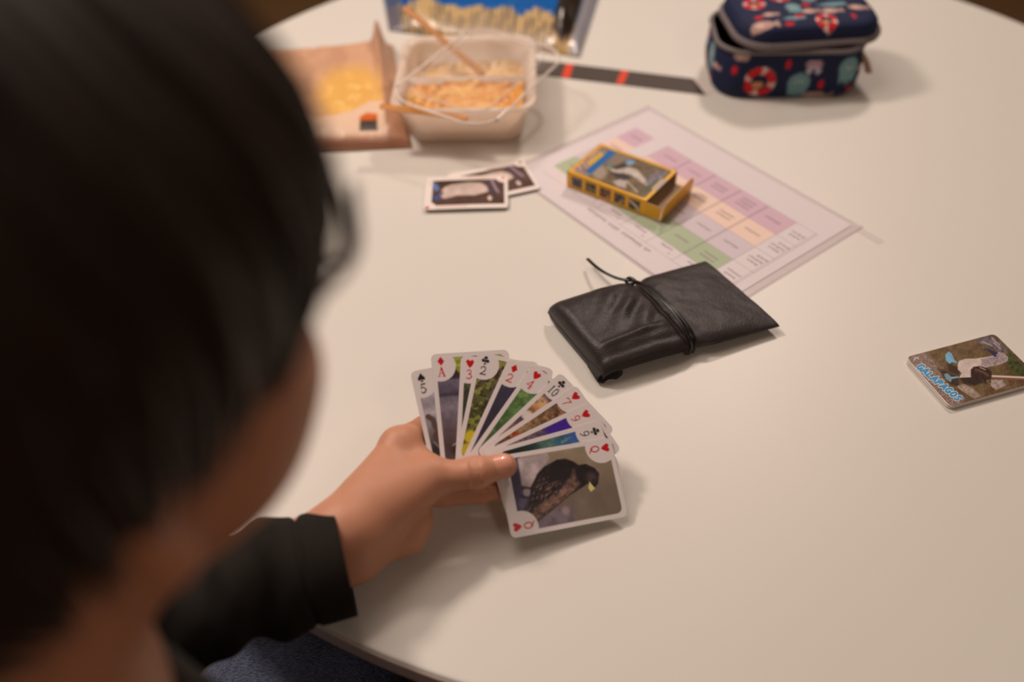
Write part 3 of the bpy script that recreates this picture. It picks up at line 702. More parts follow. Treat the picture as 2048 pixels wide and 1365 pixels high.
# ------------------------------------------------------------------ yellow card box
BZ = TZ + .0022
ba = math.radians(-37.4); bl = A([math.cos(ba), math.sin(ba), 0]); bw = A([-math.sin(ba), math.cos(ba), 0])
BO = A([.0655, .8172, BZ]); BL, BW, BH = .097, .067, .0185
bp_ = lambda l, w_, h: BO + bl * l + bw * w_ + UPZ * h
cb = thing('card_box', 'open yellow card box with bird photo lying on the printed sheet', 'card box', tuple(bp_(BL / 2, BW / 2, 0)))
BPX = [(1133, 346), (1197, 286), (1352, 336), (1297, 408)]
HB = homography([(0, 0), (0, 67), (97, 67), (97, 0)], [((u - 1000) * 5.12, (v - 230) * 5.12) for u, v in BPX])
def box_top(x, y):
    U, V = hmap(HB, x, y); P = Paint(x, y, (234, 174, 10))
    ins = lambda a: np.clip(.5 + a / .5, 0, 1)
    m = ins(x - 3.6) * ins(97 - 3.8 - x) * ins(y - 3.6) * ins(67 - 3.6 - y)
    for cx, cy, sx, sy in ((8, 8, -1, -1), (8, 59, -1, 1), (89, 8, 1, -1), (89, 59, 1, 1)):
        inq = (sx * (x - cx) > 0) & (sy * (y - cy) > 0); m = np.where(inq, ins(4.4 - np.hypot(x - cx, y - cy)), m)
    Q = Paint(x, y, (96, 78, 48)); Q.use(U, V, 14); Q.c *= (.65 + .7 * fbm(U / 50, V / 40))[:, None]
    Q.blend(np.clip((fbm(U / 90 + 4, V / 90) - .5) * 6, 0, 1) * .5, (120, 104, 60))
    Q.poly([(960, 300), (1190, 370), (900, 640), (720, 590)], (152, 130, 124), soft=30, noise=.5, ns=.05)
    Q.poly([(1150, 350), (1350, 420), (1240, 500), (1080, 520), (1100, 430)], (128, 112, 98), soft=40)
    Q.poly([(1330, 470), (1270, 460), (1100, 560), (1200, 660), (1330, 620), (1240, 570)], (42, 30, 24), soft=30)
    Q.circ(1010, 590, 80, (156, 142, 128), soft=50); Q.poly([(1150, 690), (1230, 650), (1300, 680), (1290, 760), (1200, 740)], (176, 166, 164), soft=26)
    Q.poly([(1080, 530), (1180, 550), (1300, 520), (1390, 540), (1460, 620), (1560, 690), (1500, 720), (1400, 650), (1320, 600), (1240, 600), (1140, 580)], (190, 180, 172), soft=22, noise=.15, ns=.02)
    Q.poly([(1500, 620), (1600, 560), (1700, 560), (1660, 620), (1580, 700), (1480, 700)], (112, 104, 116), soft=26, noise=.6, ns=.04)
    Q.poly([(1190, 600), (1260, 590), (1330, 640), (1300, 670), (1210, 650)], (34, 26, 24), soft=22); Q.line([(1290, 670), (1380, 760), (1420, 800)], 16, (180, 166, 150), soft=12)
    Q.poly([(1265, 470), (1300, 445), (1370, 450), (1330, 500), (1280, 500)], (110, 158, 196), soft=14); Q.circ(1110, 515, 24, (90, 130, 130), soft=18)
    Q.poly([(1430, 800), (1500, 760), (1560, 700), (1600, 640), (1640, 680), (1520, 820)], (60, 74, 40), soft=34)
    Q.poly([(1100, 345), (1170, 375), (925, 610), (860, 590)], (10, 98, 170), soft=10); Q.poly([(1010, 380), (1050, 400), (905, 525), (880, 505)], (222, 178, 20), soft=12)
    for k in range(7): Q.line([(1000 - k * 18, 400 + k * 18), (1014 - k * 18, 412 + k * 18)], 5, (150, 124, 40), soft=6)
    P.blend(m, Q.c); P.use(x, y, .5); P.poly([(98, 22), (91, 22), (90, 26), (90, 41), (91, 45), (98, 45)], (176, 158, 140)); return P
def face(name, o, ea_, eb_, la, lb, mat, parent, paint=None, res=.5, thick=.0005, nvec=None):
    na = max(1, int(la / res)) if paint else 1; nb = max(1, int(lb / res)) if paint else 1
    X, Y = np.meshgrid(np.linspace(0, la, na + 1), np.linspace(0, lb, nb + 1), indexing='ij'); x = X.ravel(); y = Y.ravel()
    V = A(o) + x[:, None] / 1000 * ea_ + y[:, None] / 1000 * eb_
    n = np.cross(ea_, eb_); n = n / np.linalg.norm(n)
    F = grid_faces(na + 1, nb + 1).tolist(); m1 = nb + 1
    loop = [0, na * m1, na * m1 + nb, nb]; off = len(V); V = np.concatenate([V, V[loop] - n * thick])
    side = [[loop[(k + 1) % 4], loop[k], off + k, off + (k + 1) % 4] for k in range(4)] + [[off + 3, off + 2, off + 1, off]]
    col = None
    mats = [mat, M_board]
    if paint: col = np.concatenate([paint(x, y).lin(), np.tile(lin((180, 160, 140)), (4, 1))])
    return build(name, V, F + side, mats, parent, smooth=False, fmat=[0] * len(F) + [1] * len(side), attr=col)
M_boxprint = printmat('carton_print', rough=.35)
face('top_panel', bp_(0, 0, BH), bl, bw, 97, 67, M_boxprint, cb, box_top, .6)
def box_front(x, y):
    P = Paint(x, y, (234, 174, 10)); cols = [(92, 84, 96), (98, 92, 66), (100, 66, 42), (104, 86, 66), (70, 70, 50)]
    P.k = .5
    for i, c in enumerate(cols):
        a = 6 + i * 17.8; P.poly([(a, 3.2), (a + 13.4, 3.2), (a + 13.4, 15.4), (a, 15.4)], c, noise=.5, ns=.35)
    P.circ(12, 9, 3.4, (60, 50, 56), soft=2); P.circ(30, 8, 4, (140, 100, 70), soft=2, ry=2); P.circ(33, 12, 3, (44, 40, 34), soft=2); P.circ(52, 6, 2, (190, 140, 120), soft=1.5)
    P.line([(62, 5), (67, 14)], 3, (44, 36, 34), soft=2); P.line([(66, 4), (70, 9)], 1.5, (200, 160, 140), soft=1)
    P.line([(79, 12), (86, 8), (89, 5)], 3.2, (206, 188, 170), soft=1.5); P.circ(82, 5, 2.4, (40, 56, 24), soft=2)
    return P
face('side_panel', bp_(0, 0, 0), bl, UPZ, 97, 18.5, M_boxprint, cb, box_front, .5)
face('side_panel', bp_(BL, BW, 0), -bl, UPZ, 97, 18.5, M_yellow, cb)
face('end_panel', bp_(0, BW, 0), -bw, UPZ, 67, 18.5, M_yellow, cb)
face('bottom_panel', bp_(0, BW, .0006), bl, -bw, 97, 67, M_yellow, cb)
b2 = norm(bl * 1.0 - bw * .10)
face('dust_flap', bp_(BL, 0, 0.0), norm(bl + bw * .06 + UPZ * -.04), UPZ, 17, 17.5, M_yellow, cb)
face('end_flap', bp_(BL + .0005, BW, .0010), norm(bl - UPZ * .02), -bw, 18.5, 67, M_boardw, cb)
tk = norm(UPZ + bl * .10)
V, F = [], []
R2 = [(0, 0), (.066, 0), (.067, .012), (.062, .0205), (.052, .0215), (.015, .0215), (.005, .0205), (0, .012)]
rings = [[bp_(BL + .0188, a, .0006) + tk * b + bl * d for a, b in R2] for d in (-.0002, .0003)]
V, F = loft(rings); build('tuck_flap', V, F, M_yellow, cb, smooth=False)

# ------------------------------------------------------------------ black leather pouch
pa, pb, pc, pd = A([.0335, .6085]), A([.0765, .5225]), A([.2400, .5795]), A([.1895, .6745])
def pouch_h(s, t):
    e = np.where(s < .07, .55 + .45 * np.sqrt(np.clip(1 - (1 - s / .07) ** 2, 0, 1)), 1)
    h = .0255 * e * (1 - np.clip((s - .30) / .70, 0, 1) ** 1.15 * .80)
    h = h * (1 - .20 * np.exp(-((s - .52) / .05) ** 2) * (1 - .5 * np.exp(-((t - .5) / .3) ** 2)))
    return h
def pouch_loft(inset, zfrac0, zfrac1, name, parent, mat, ns=150, nt=70, wr=1.0):
    S = np.linspace(0, 1, ns); rings = []
    for s in S:
        row = []
        for side in (0, 1):
            tt = np.linspace(0, 1, nt) if side == 0 else np.linspace(1, 0, nt)
            ed = (2 * tt - 1); prof = np.sqrt(np.clip(1 - np.abs(ed) ** 5, 0, 1))
            h = pouch_h(s, tt); zm = .45 * h + .004 * np.clip((s - .55) / .45, 0, 1)
            if side == 0: z = zm + (h - .45 * h) * prof * zfrac1
            else: z = zm - (.45 * h - .0008) * prof * zfrac0
            P0 = pa + (pd - pa) * s; P1 = pb + (pc - pb) * s
            bow = .003 * math.sin(PI * s); pin = .004 * math.exp(-((s - .52) / .06) ** 2)
            base = P0[None] + (P1 - P0)[None] * (inset + (1 - 2 * inset) * tt)[:, None] - np.stack([(P1 - P0) / np.linalg.norm(P1 - P0)] * len(tt)) * (pin * ed)[:, None]
            if side == 0 and wr:
                cr = .0010 * (fbm(np.full_like(tt, s * 9), tt * 7, 4) - .5) +   .0009 * np.sin((s * 1.6 + tt) * 26 + 4 * fbm(np.full_like(tt, s * 3), tt * 3, 2)) * np.exp(-((s - .34) / .14) ** 2 - ((tt - .45) / .28) ** 2)
                crease = .0022 * np.exp(-((tt - (.80 - .18 * s)) / .035) ** 2) * np.clip((s - .02) / .06, 0, 1) * np.clip((.48 - s) / .12, 0, 1)
                dent = -.0016 * np.exp(-((tt - (.90 - .05 * s)) / .04) ** 2) * np.clip((.62 - s) / .2, 0, 1)
                z = z + (cr * 1.6 + crease + dent) * wr * prof
            row += [A([b[0], b[1], TZ + .0016 + zz]) for b, zz in zip(base, z)]
        rings.append(row)
    V, F = loft(rings); return build(name, V, F, mat, parent)
po = thing('leather_pouch', 'black leather pouch tied with a thin cord beside the printed sheet', 'pouch', (.135, .595, TZ))
pouch_loft(0.0, .12, 1, 'cover', po, M_leather)
pouch_loft(.022, 1, .2, 'lower_body', po, M_leather, 80, 30, 0)
# open fold end with mesh lining at the near corner
q0 = at(1214, 744, .0070); ax_ = norm(A([pb[0] - pa[0], pb[1] - pa[1], 0])); sd_ = norm(A([pc[0] - pb[0], pc[1] - pb[1], 0]))
rings = []
for d, r1, r2 in ((-.014, .0105, .0065), (.0045, .0125, .0075), (.0055, .0118, .0068), (.002, .0104, .0056), (-.010, .0080, .0040)):
    rings.append([q0 + ax_ * d + sd_ * (r1 * math.cos(a)) + UPZ * (r2 * math.sin(a) - .001) for a in np.linspace(0, 2 * PI, 28, endpoint=False)])
V, F = loft(rings); build('mesh_lining', V, F, M_liner, po)
def ribbon(P, wd, nrm=None, flat=.45, seg=8): return tube(P, wd, seg, True, flat, nrm)
P1 = spline([at(1252, 563, .011), at(1268, 562, .020), at(1292, 573, .0265), at(1332, 608, .0300), at(1360, 642, .0275), at(1377, 672, .0215), at(1384, 694, .012), at(1377, 709, .004)], 10)
P2 = spline([at(1262, 566, .016), at(1297, 573, .0235), at(1340, 610, .0275), at(1368, 642, .0250), at(1385, 668, .0200), at(1391, 690, .012), at(1385, 706, .004)], 10)
TAIL = spline([at(1262, 562, .017), at(1235, 557, .018), at(1210, 546, .017), at(1190, 532, .014), at(1175, 518, .009)], 8)
KN = spline([at(1250, 562, .012), at(1258, 556, .018), at(1270, 562, .019), at(1262, 570, .016), at(1252, 566, .013)], 6)
V, F = merge([ribbon(P1, .0019), ribbon(P2, .0015), ribbon(TAIL, .0019), ribbon(KN, .0016, flat=.8)])
build('tie_cord', V, F, M_cord, po)

# ------------------------------------------------------------------ food tub, lid, wooden cutlery
tc_ = A([-.0430, .9915]); ta = math.radians(-2.4); ux = A([math.cos(ta), math.sin(ta)]); uy = A([-math.sin(ta), math.cos(ta)])
def tubring(w_, d_, r, z, n=6): return [(tc_[0] + ux[0] * a + uy[0] * b, tc_[1] + ux[1] * a + uy[1] * b, TZ + z) for a, b in rrect(w_, d_, r, n)]
M_tub = pmat('milky_plastic', (252, 243, 236), rough=.25, trans=.12, spec=.5, sss=.3)
_nt = M_tub.node_tree; _tr = _nt.nodes.new('ShaderNodeBsdfTranslucent'); _tr.inputs[0].default_value = (1.0, .90, .80, 1); _mx = _nt.nodes.new('ShaderNodeMixShader'); _mx.inputs[0].default_value = .5
_nt.links.new(_nt.nodes['Principled BSDF'].outputs[0], _mx.inputs[1]); _nt.links.new(_tr.outputs[0], _mx.inputs[2]); _nt.links.new(_mx.outputs[0], _nt.nodes['Material Output'].inputs['Surface'])
tub = thing('food_tub', 'white plastic two-section food tub with orange leftovers', 'food tub', (tc_[0], tc_[1], TZ))
V, F = loft([tubring(.126, .146, .02, .0005), tubring(.132, .152, .022, .002), tubring(.152, .172, .024, .046), tubring(.154, .174, .024, .0475), tubring(.166, .186, .028, .048), tubring(.1665, .1865, .028, .0505), tubring(.162, .182, .026, .0515), tubring(.149, .169, .022, .050), tubring(.146, .166, .022, .046), tubring(.130, .150, .020, .0045)])
build('shell', V, F, M_tub, tub)
dv = float((at(930, 152, .044)[:2] - tc_) @ uy)
V, F = box((tc_[0] + uy[0] * dv, tc_[1] + uy[1] * dv, TZ + .0235), (.140, .003, .038), rotz(ta)); dvo = build('divider', V, F, M_tub, tub)
def food(name, y0, y1, z0, amp, seed, label, mat):
    nx, ny = 110, 70; X, Y = np.meshgrid(np.linspace(-.068, .068, nx), np.linspace(y0, y1, ny), indexing='ij'); x = X.ravel(); y = Y.ravel()
    n = fbm(x * 45 + seed, y * 60 + seed, 5); n2 = fbm(x * 160 + seed, y * 200, 3)
    ed = np.minimum.reduce([x + .068, .068 - x, y - y0, y1 - y]) / .012
    z = z0 + amp * (n - .4) + amp * .5 * (n2 - .5) + .006 * (1 - np.clip(ed, 0, 1)) ** 2
    P = Paint(x, y, (226, 158, 60)); P.blend(np.clip((n - .50) * 5, 0, 1) * .8, (238, 194, 110)); P.blend(np.clip((fbm(x * 30 + 9, y * 30 + seed, 3) - .5) * 5, 0, 1) * .85, (212, 142, 20))
    P.blend(np.clip((n2 - .62) * 7, 0, 1) * .5, (250, 226, 150))
    P.blend(np.clip((.35 - n) * 6, 0, 1) * .6, (192, 124, 40))
    if seed > 20: P.blend(np.full(x.shape, .62), (214, 196, 172))
    V = np.stack([tc_[0] + ux[0] * x + uy[0] * y, tc_[1] + ux[1] * x + uy[1] * y, TZ + z], 1)
    o = build(name, V, grid_faces(nx, ny), mat, None, attr=P.lin()); tag(o, label, 'food', kind='stuff')
M_food = printmat('sauce_print', rough=.35, spec=.4, bump=.3, bscale=300, bdist=.002)
food('leftover_food', -.074, dv - .004, .031, .014, 3, 'orange and yellow saucy leftovers in the near tub section', M_food)
food('sauce_residue', dv + .004, .074, .017, .010, 31, 'pale food residue with orange stains in the far tub section', M_food)
# lid resting askew on the tub
LA, LB, LC = at(1138, 106, .058), at(972, 262, .0555), at(770, 192, .060); LD = LA + LC - LB
lc = (LA + LC) / 2
def lidpt(f, g, dz=0, inset=0):
    s = 1 - inset; f = .5 + (f - .5) * s; g = .5 + (g - .5) * s
    return LC + (LB - LC) * f + (LD - LC) * g + UPZ * dz
lw_, ld_ = np.linalg.norm(LB - LC), np.linalg.norm(LD - LC)
def lidring(inset, dz, r=.03):
    return [lidpt(.5 + a / lw_, .5 + b / ld_, dz) for a, b in rrect(lw_ - 2 * inset, ld_ - 2 * inset, r, 6)]
lid = thing('tub_lid', 'clear plastic lid lying skewed across the food tub', 'lid', tuple(lc))
V, F = loft([lidring(0, 0, .034), lidring(.004, .0005, .03), lidring(.007, .0035, .028), lidring(.012, .0045, .026), lidring(.022, .0035, .022), lidring(.04, .003, .02)], False, True)
build('film', V, F, M_lid, lid)
rp = lidring(0, .0, .034); V, F = tube(spline(rp + rp[:1], 2), .0016, 8); build('rim', V, F, M_rim, lid)
rp = lidring(.016, .0045, .024); V, F = tube(spline(rp + rp[:1], 2), .0007, 6); build('ridge', V, F, M_rim, lid)
def stick(a, b, wd, th, lab):
    d = norm(b - a); s = norm(np.cross(d, UPZ)); u = np.cross(s, d); L = np.linalg.norm(b - a)
    rings = []
    for t, k in ((0, .55), (.01, .9), (.04, 1), (.45, .72), (.7, .8), (.97, 1), (1, .6)):
        rings.append([a + d * L * t + s * (wd / 2 * k * math.cos(q)) * 1.1 + u * (th / 2 * math.sin(q)) for q in np.linspace(0, 2 * PI, 12, endpoint=False)])
    V, F = loft(rings); o = build('wooden_stick', V, F, M_wood); tag(o, lab, 'wooden cutlery', 'wooden cutlery handles in the tub'); return o
stick(at(808, 14, .098), at(968, 150, .050 - .018), .0125, .0022, 'flat wooden cutlery handle sticking out of the tub towards the blue bag')
stick(at(760, 212, .0545), at(935, 238, .0465), .0115, .0022, 'flat wooden cutlery handle crossing the near left corner of the tub')

# ------------------------------------------------------------------ kraft snack bag on the left
def bag(name, lab, cat, C, hfun, paint, mat, ns=150, nt=110, back=True):
    """pillow over the quad C (near-left, near-right, far-right, far-left)"""
    S, T = np.meshgrid(np.linspace(0, 1, ns), np.linspace(0, 1, nt), indexing='ij'); s = S.ravel(); t = T.ravel()
    P = [A(c, float) for c in C]
    B = P[0][None] * ((1 - s) * (1 - t))[:, None] + P[1][None] * (s * (1 - t))[:, None] + P[2][None] * (s * t)[:, None] + P[3][None] * ((1 - s) * t)[:, None]
    z = hfun(s, t); top = B.copy(); top[:, 2] = TZ + .0015 + z
    bot = B.copy(); bot[:, 2] = TZ + .0006
    F = grid_faces(ns, nt).tolist(); off = len(top); Fb = [[i + off for i in q[::-1]] for q in F]
    side = []
    for i in range(ns - 1): side.append([(i + 1) * nt, i * nt, off + i * nt, off + (i + 1) * nt]); side.append([i * nt + nt - 1, (i + 1) * nt + nt - 1, off + (i + 1) * nt + nt - 1, off + i * nt + nt - 1])
    for j in range(nt - 1): side.append([j, j + 1, off + j + 1, off + j]); side.append([(ns - 1) * nt + j + 1, (ns - 1) * nt + j, off + (ns - 1) * nt + j, off + (ns - 1) * nt + j + 1])
    col = paint(s, t).lin()
    o = build(name, np.concatenate([top, bot]), F + Fb + side, mat, None, attr=np.concatenate([col, col])); tag(o, lab, cat); return o
def h_kraft(s, t):
    e = np.clip(np.minimum(s, 1 - s) / .10, 0, 1) ** .6 * np.clip(np.minimum(t, 1 - t) / .10, 0, 1) ** .5
    h = .018 * e + .010 * (fbm(s * 6, t * 5, 4) - .5) * e
    h += .030 * np.exp(-((s - .90) / .035) ** 2) * np.clip((t - .35) / .6, 0, 1) ** 1.3
    return np.maximum(h, .0004)
def p_kraft(s, t):
    P = Paint(s, t, (206, 164, 134)); P.k = .01; P.blend(np.clip((fbm(s * 8, t * 6) - .5) * 5, 0, 1) * .5, (184, 140, 112))
    P.circ(.70, .40, .20, (226, 176, 96), soft=.12, ry=.26); P.blend(np.clip(1 - np.hypot((s - .70) / .2, (t - .4) / .25), 0, 1) * np.clip((fbm(s * 26, t * 20) - .5) * 7, 0, 1), (250, 214, 130))
    P.poly([(.30, .05), (.90, .05), (.90, .30), (.80, .31), (.72, .24), (.6, .20), (.30, .20)], (226, 196, 172), soft=.02)
    P.poly([(.885, 0), (1, 0), (1, 1), (.90, 1)], (190, 146, 118), soft=.015); P.line([(.89, .03), (.905, .98)], .006, (150, 106, 80), soft=.01)
    P.poly([(.745, .07), (.838, .07), (.84, .19), (.80, .195), (.75, .17)], (70, 62, 58), soft=.008); P.poly([(.745, .14), (.84, .16), (.842, .215), (.79, .21), (.752, .18)], (206, 98, 24), soft=.01)
    P.poly([(0, 0), (1, 0), (1, .035), (0, .035)], (150, 104, 80), soft=.02)
    return P
bag('snack_bag', 'crumpled brown see-through snack bag with orange badge left of the tub', 'snack bag', [at(430, 318, 0), at(824, 297, 0), at(786, 92, 0), at(520, 118, 0)], h_kraft, p_kraft, M_kraft)

# ------------------------------------------------------------------ blue crisp bag at the back
def h_chip(s, t):
    e = np.clip(np.minimum(s, 1 - s) / .14, 0, 1) ** .7 * np.clip(np.minimum(t, 1 - t) / .16, 0, 1) ** .6
    h = .030 * e + .013 * (fbm(s * 5 + 3, t * 4, 4) - .5) * e + .010 * np.exp(-((s - .89) / .04) ** 2) * e
    h += .0018 * np.sin(s * 60) * np.exp(-(s - 1) ** 2 / .004)
    return np.maximum(h, .0004)
def p_chip(s, t):
    P = Paint(s, t, (12, 92, 170)); P.blend(np.clip((fbm(s * 5, t * 5) - .5) * 4, 0, 1) * .5, (8, 70, 140)); P.k = .01
    sky = .150 + .05 * np.sign(np.sin(s * 34)) * (fbm(np.floor(s * 12) / 3, s * 0) - .3) + .05 * (fbm(np.floor(s * 24), s * 0 + 4) - .5)
    m = np.clip((sky - t) / .012, 0, 1); P.blend(m, (192, 164, 116)); hat = (np.sin(s * 210 + 2 * np.sin(t * 7)) > .3) & (fbm(s * 14 + 2, t * 6) > .46)
    P.blend(m * hat * .85, (70, 70, 84));  P.blend(np.clip((.09 - s) / .02, 0, 1) * .8, (96, 98, 120))
    P.poly([(.855, .06), (.90, .03), (.945, .10), (.95, .75), (.87, .8), (.85, .4)], (44, 34, 30), soft=.02)
    P.poly([(.945, 0), (1, 0), (1, 1), (.95, 1)], (150, 150, 160), soft=.01); P.poly([(.98, .45), (1, .45), (1, .62), (.98, .62)], (160, 60, 90), soft=.02)
    return P
bag('crisp_bag', 'blue crumpled crisp bag with tan skyline print behind the food tub', 'crisp bag', [at(778, 62, 0), at(1160, 116, 0), at(1235, -120, 0), at(745, -120, 0)], h_chip, p_chip, M_foil)

# ------------------------------------------------------------------ black strip with two orange-red marks
st = thing('paper_strip', 'flat black paper strip with two orange-red marks, left of the pencil case', 'paper strip', tuple(at(1250, 155, 0)))
def quad_slab(name, pts, z0, z1, mat):
    lo = [at(u, v, 0) + UPZ * z0 for u, v in pts]; hi = [at(u, v, 0) + UPZ * z1 for u, v in pts]
    V, F = loft([lo, hi]); return build(name, V, F, mat, st, smooth=False)
M_strip = pmat('dark_paper', (66, 56, 50), rough=.6); M_redink = pmat('orange_red_ink', (214, 60, 22), rough=.6)
quad_slab('strip_body', [(1040, 146), (1412, 191), (1386, 158), (1050, 118)], .0003, .0007, M_strip)
quad_slab('red_mark', [(1123, 155.5), (1139, 157.5), (1147, 130), (1133, 128)], .0007, .0009, M_redink)
quad_slab('red_mark', [(1232, 168.5), (1246, 170.5), (1258, 143.5), (1243, 141.5)], .0007, .0009, M_redink)
quad_slab('clear_end', [(1412, 191), (1428, 186), (1404, 160), (1386, 158)], .0003, .0007, M_rim)

# ------------------------------------------------------------------ patterned pencil case
kc = A([.350, 1.048]); ka = math.radians(-3.0)
M_pull = pmat('tan_pull_tab', (176, 146, 124), rough=.6)
pcse = thing('pencil_case', 'navy pencil case with red drops and teal sea creatures, grey piping, lid ajar', 'pencil case', (kc[0], kc[1], TZ))
def motifs(P, items):
    for kind, x, y, s in items:
        if kind == 'buoy':
            P.circ(x, y, s, (226, 206, 196), soft=.8)
            for a in (30, 120, 210, 300): P.line(arc(x, y, s * .76, s * .76, a - 20, a + 20, 5), s * .46, (206, 26, 34), soft=.8)
            P.circ(x, y, s * .54, (22, 32, 62), soft=.8); P.circ(x - s * .1, y - s * .2, s * .36, (214, 146, 100), soft=1, ry=s * .24)
        elif kind == 'jelly':
            P.circ(x, y, s, (112, 152, 160), soft=.8); P.poly([(x - s * .95, y), (x + s * .95, y), (x + s * .7, y - s * 1.7), (x + s * .3, y - s * 1.2), (x, y - s * 1.8), (x - s * .4, y - s * 1.2), (x - s * .8, y - s * 1.6)], (112, 152, 160), soft=1)
            P.circ(x, y + s * .1, s * .3, (190, 200, 196), soft=.8, ry=s * .2); P.circ(x, y + s * .12, s * .12, (40, 60, 66), soft=.6)
        elif kind == 'drop': P.circ(x, y, s * .55, (206, 24, 40), soft=.8, ry=s)
        elif kind == 'dash': P.circ(x, y, s * 1.2, (206, 24, 40), soft=.8, ry=s * .6)
        elif kind == 'fish':
            P.circ(x, y, s * 1.4, (184, 150, 142), soft=.8, ry=s * .75); P.poly([(x + s, y), (x + s * 2, y + s * .7), (x + s * 2, y - s * .7)], (184, 150, 142), soft=.8); P.circ(x - s * .3, y, s * .5, (214, 186, 174), soft=.8, ry=s * .3)
        elif kind == 'crab':
            P.circ(x, y, s, (184, 176, 190), soft=.8, ry=s * .5); P.line([(x - s * .8, y), (x + s * .8, y)], s * .25, (190, 60, 70), soft=.6); P.circ(x - s * .5, y - s * .8, s * .4, (184, 176, 200), soft=.7); P.circ(x + s * .5, y - s * .8, s * .4, (184, 176, 200), soft=.7)
        elif kind == 'ray': P.poly([(x - s * 2, y), (x - s * .4, y + s * .5), (x + s * 1.8, y + s * .6), (x + s * 2, y - s * .1), (x + s * .2, y - s * .4)], (112, 152, 166), soft=.9)
def case_xy(p, ang=0, off=(0, 0)):
    c, s = math.cos(ka + ang), math.sin(ka + ang); return kc[0] + off[0] + c * p[0] - s * p[1], kc[1] + off[1] + s * p[0] + c * p[1]
CWD, CDP, CHT = .176, .118, .060
ol = rrect(CWD, CDP, .036, 12); ol = np.roll(ol, -26 - 12, axis=0)   # starts where the near side leaves its left corner
_c = np.concatenate([ol, ol[:1]]); _d = np.concatenate([[0], np.cumsum(np.hypot(*np.diff(_c, axis=0).T))]); _t = np.linspace(0, _d[-1], 301)[:-1]
ol = np.stack([np.interp(_t, _d, _c[:, 0]), np.interp(_t, _d, _c[:, 1])], 1)
nz = 26; rows = []; arcl = np.concatenate([[0], np.cumsum(np.hypot(*np.diff(ol, axis=0).T))])
V = []; XX = []; ZZ = []
for j in range(nz):
    f = j / (nz - 1); z = .001 + CHT * f; k = 1 + .035 * math.sin(PI * min(1, f * 1.05)) - .05 * max(0, 1 - f / .12) ** 2
    for i, p in enumerate(ol): x, y = case_xy(p * k); V.append((x, y, TZ + z)); XX.append(arcl[i] * 1000); ZZ.append(z * 1000)
n = len(ol); F = []
for j in range(nz - 1):
    for i in range(n): i2 = (i + 1) % n; F.append([j * n + i, j * n + i2, (j + 1) * n + i2, (j + 1) * n + i])
F.append(list(range(n))[::-1])
P = Paint(A(XX), A(ZZ), (22, 32, 66)); per = arcl[-1] * 1000
mot = [('buoy', 16, 24, 19), ('jelly', 62, 22, 13), ('drop', 46, 46, 6), ('crab', 76, 46, 10), ('drop', 88, 20, 6), ('jelly', 118, 40, 13), ('drop', 126, 10, 6), ('fish', 84, 2, 11), ('drop', 166, 38, 6), ('fish', 172, 56, 8), ('fish', 138, 34, 5)]
motifs(P, mot + [(a, b - per, c, d) for a, b, c, d in []] + [(a, b + 180, c, d) for a, b, c, d in mot] + [(a, b + 345, c, d) for a, b, c, d in mot])
build('body', V, F, M_paint, pcse, attr=P.lin())
V, F = loft([[(*case_xy(p * .97), TZ + z) for p in ol] for z in (.012, CHT - .001)], True, False); build('lining', V, [q[::-1] for q in F], M_dark, pcse)
V, F = tube(A([(*case_xy(p * 1.005), TZ + CHT + .001) for p in np.concatenate([ol, ol[:1]])]), .0030, 8); build('piping', V, F, M_pipe, pcse)
# the lid, shut askew
lo_ = (.013, .002); la_ = math.radians(9)
def lidp(p, z, k=1.0):
    q = A(p) * k * A([.985, .97]); x, y = case_xy(q, la_, lo_); tz = .071 + .010 * (-(q[0]) / .09) * .2 + .012 * (q[1] / .06) * .3
    return (x, y, TZ + tz + z)
lidobj_rings = [(0, 1.0), (.006, 1.012), (.014, .995), (.019, .95), (.0215, .88), (.023, .75), (.0238, .6), (.024, .45), (.024, .3), (.024, .15), (.024, .02)]
V = []; X2 = []; Y2 = []
dense = []
for a, b in zip(lidobj_rings[:-1], lidobj_rings[1:]):
    for t in np.linspace(0, 1, 5, endpoint=False): dense.append((a[0] + (b[0] - a[0]) * t, a[1] + (b[1] - a[1]) * t))
dense.append(lidobj_rings[-1])
for z, k in dense:
    for p in ol: V.append(lidp(p, z, k)); X2.append(p[0] * k * 1000 + 90); Y2.append(p[1] * k * 1000 + 60 - (10 if z < .006 else 0))
n = len(ol); F = [[j * n + i, j * n + (i + 1) % n, (j + 1) * n + (i + 1) % n, (j + 1) * n + i] for j in range(len(dense) - 1) for i in range(n)]
F.append([(len(dense) - 1) * n + i for i in range(n)]); F.append(list(range(n))[::-1])
P = Paint(A(X2), A(Y2), (22, 32, 66))
motifs(P, [('fish', 26, 14, 10), ('fish', 40, 34, 6), ('dash', 26, 30, 5), ('dash', 58, 12, 5), ('ray', 66, 22, 8), ('dash', 74, 26, 5), ('jelly', 74, 48, 9), ('fish', 90, 36, 7), ('buoy', 104, 14, 13), ('dash', 92, 52, 5), ('ray', 122, 48, 10), ('fish', 116, 34, 8), ('fish', 152, 40, 8), ('buoy', 30, 62, 13), ('buoy', 66, 76, 13), ('jelly', 100, 74, 10), ('fish', 130, 70, 8), ('drop', 140, 20, 5), ('ray', 60, 100, 9), ('dash', 20, 86, 5), ('fish', 100, 100, 8), ('buoy', 140, 96, 12)])
lidc = build('lid', V, F, M_paint, pcse, attr=P.lin())
V, F = tube(A([lidp(p, .001, 1.012) for p in np.concatenate([ol, ol[:1]])]), .0048, 10); build('piping', V, F, M_pipe, pcse)
a, b = at(1712, 94, .055), at(1738, 146, .028)
V, F = tube(spline([a, (a + b) / 2 + A([.003, -.002, 0]), b], 6), .0065, 10, flat=.25, nrm=(1, .3, .1)); build('pull_tab', V, F, M_pull, pcse)

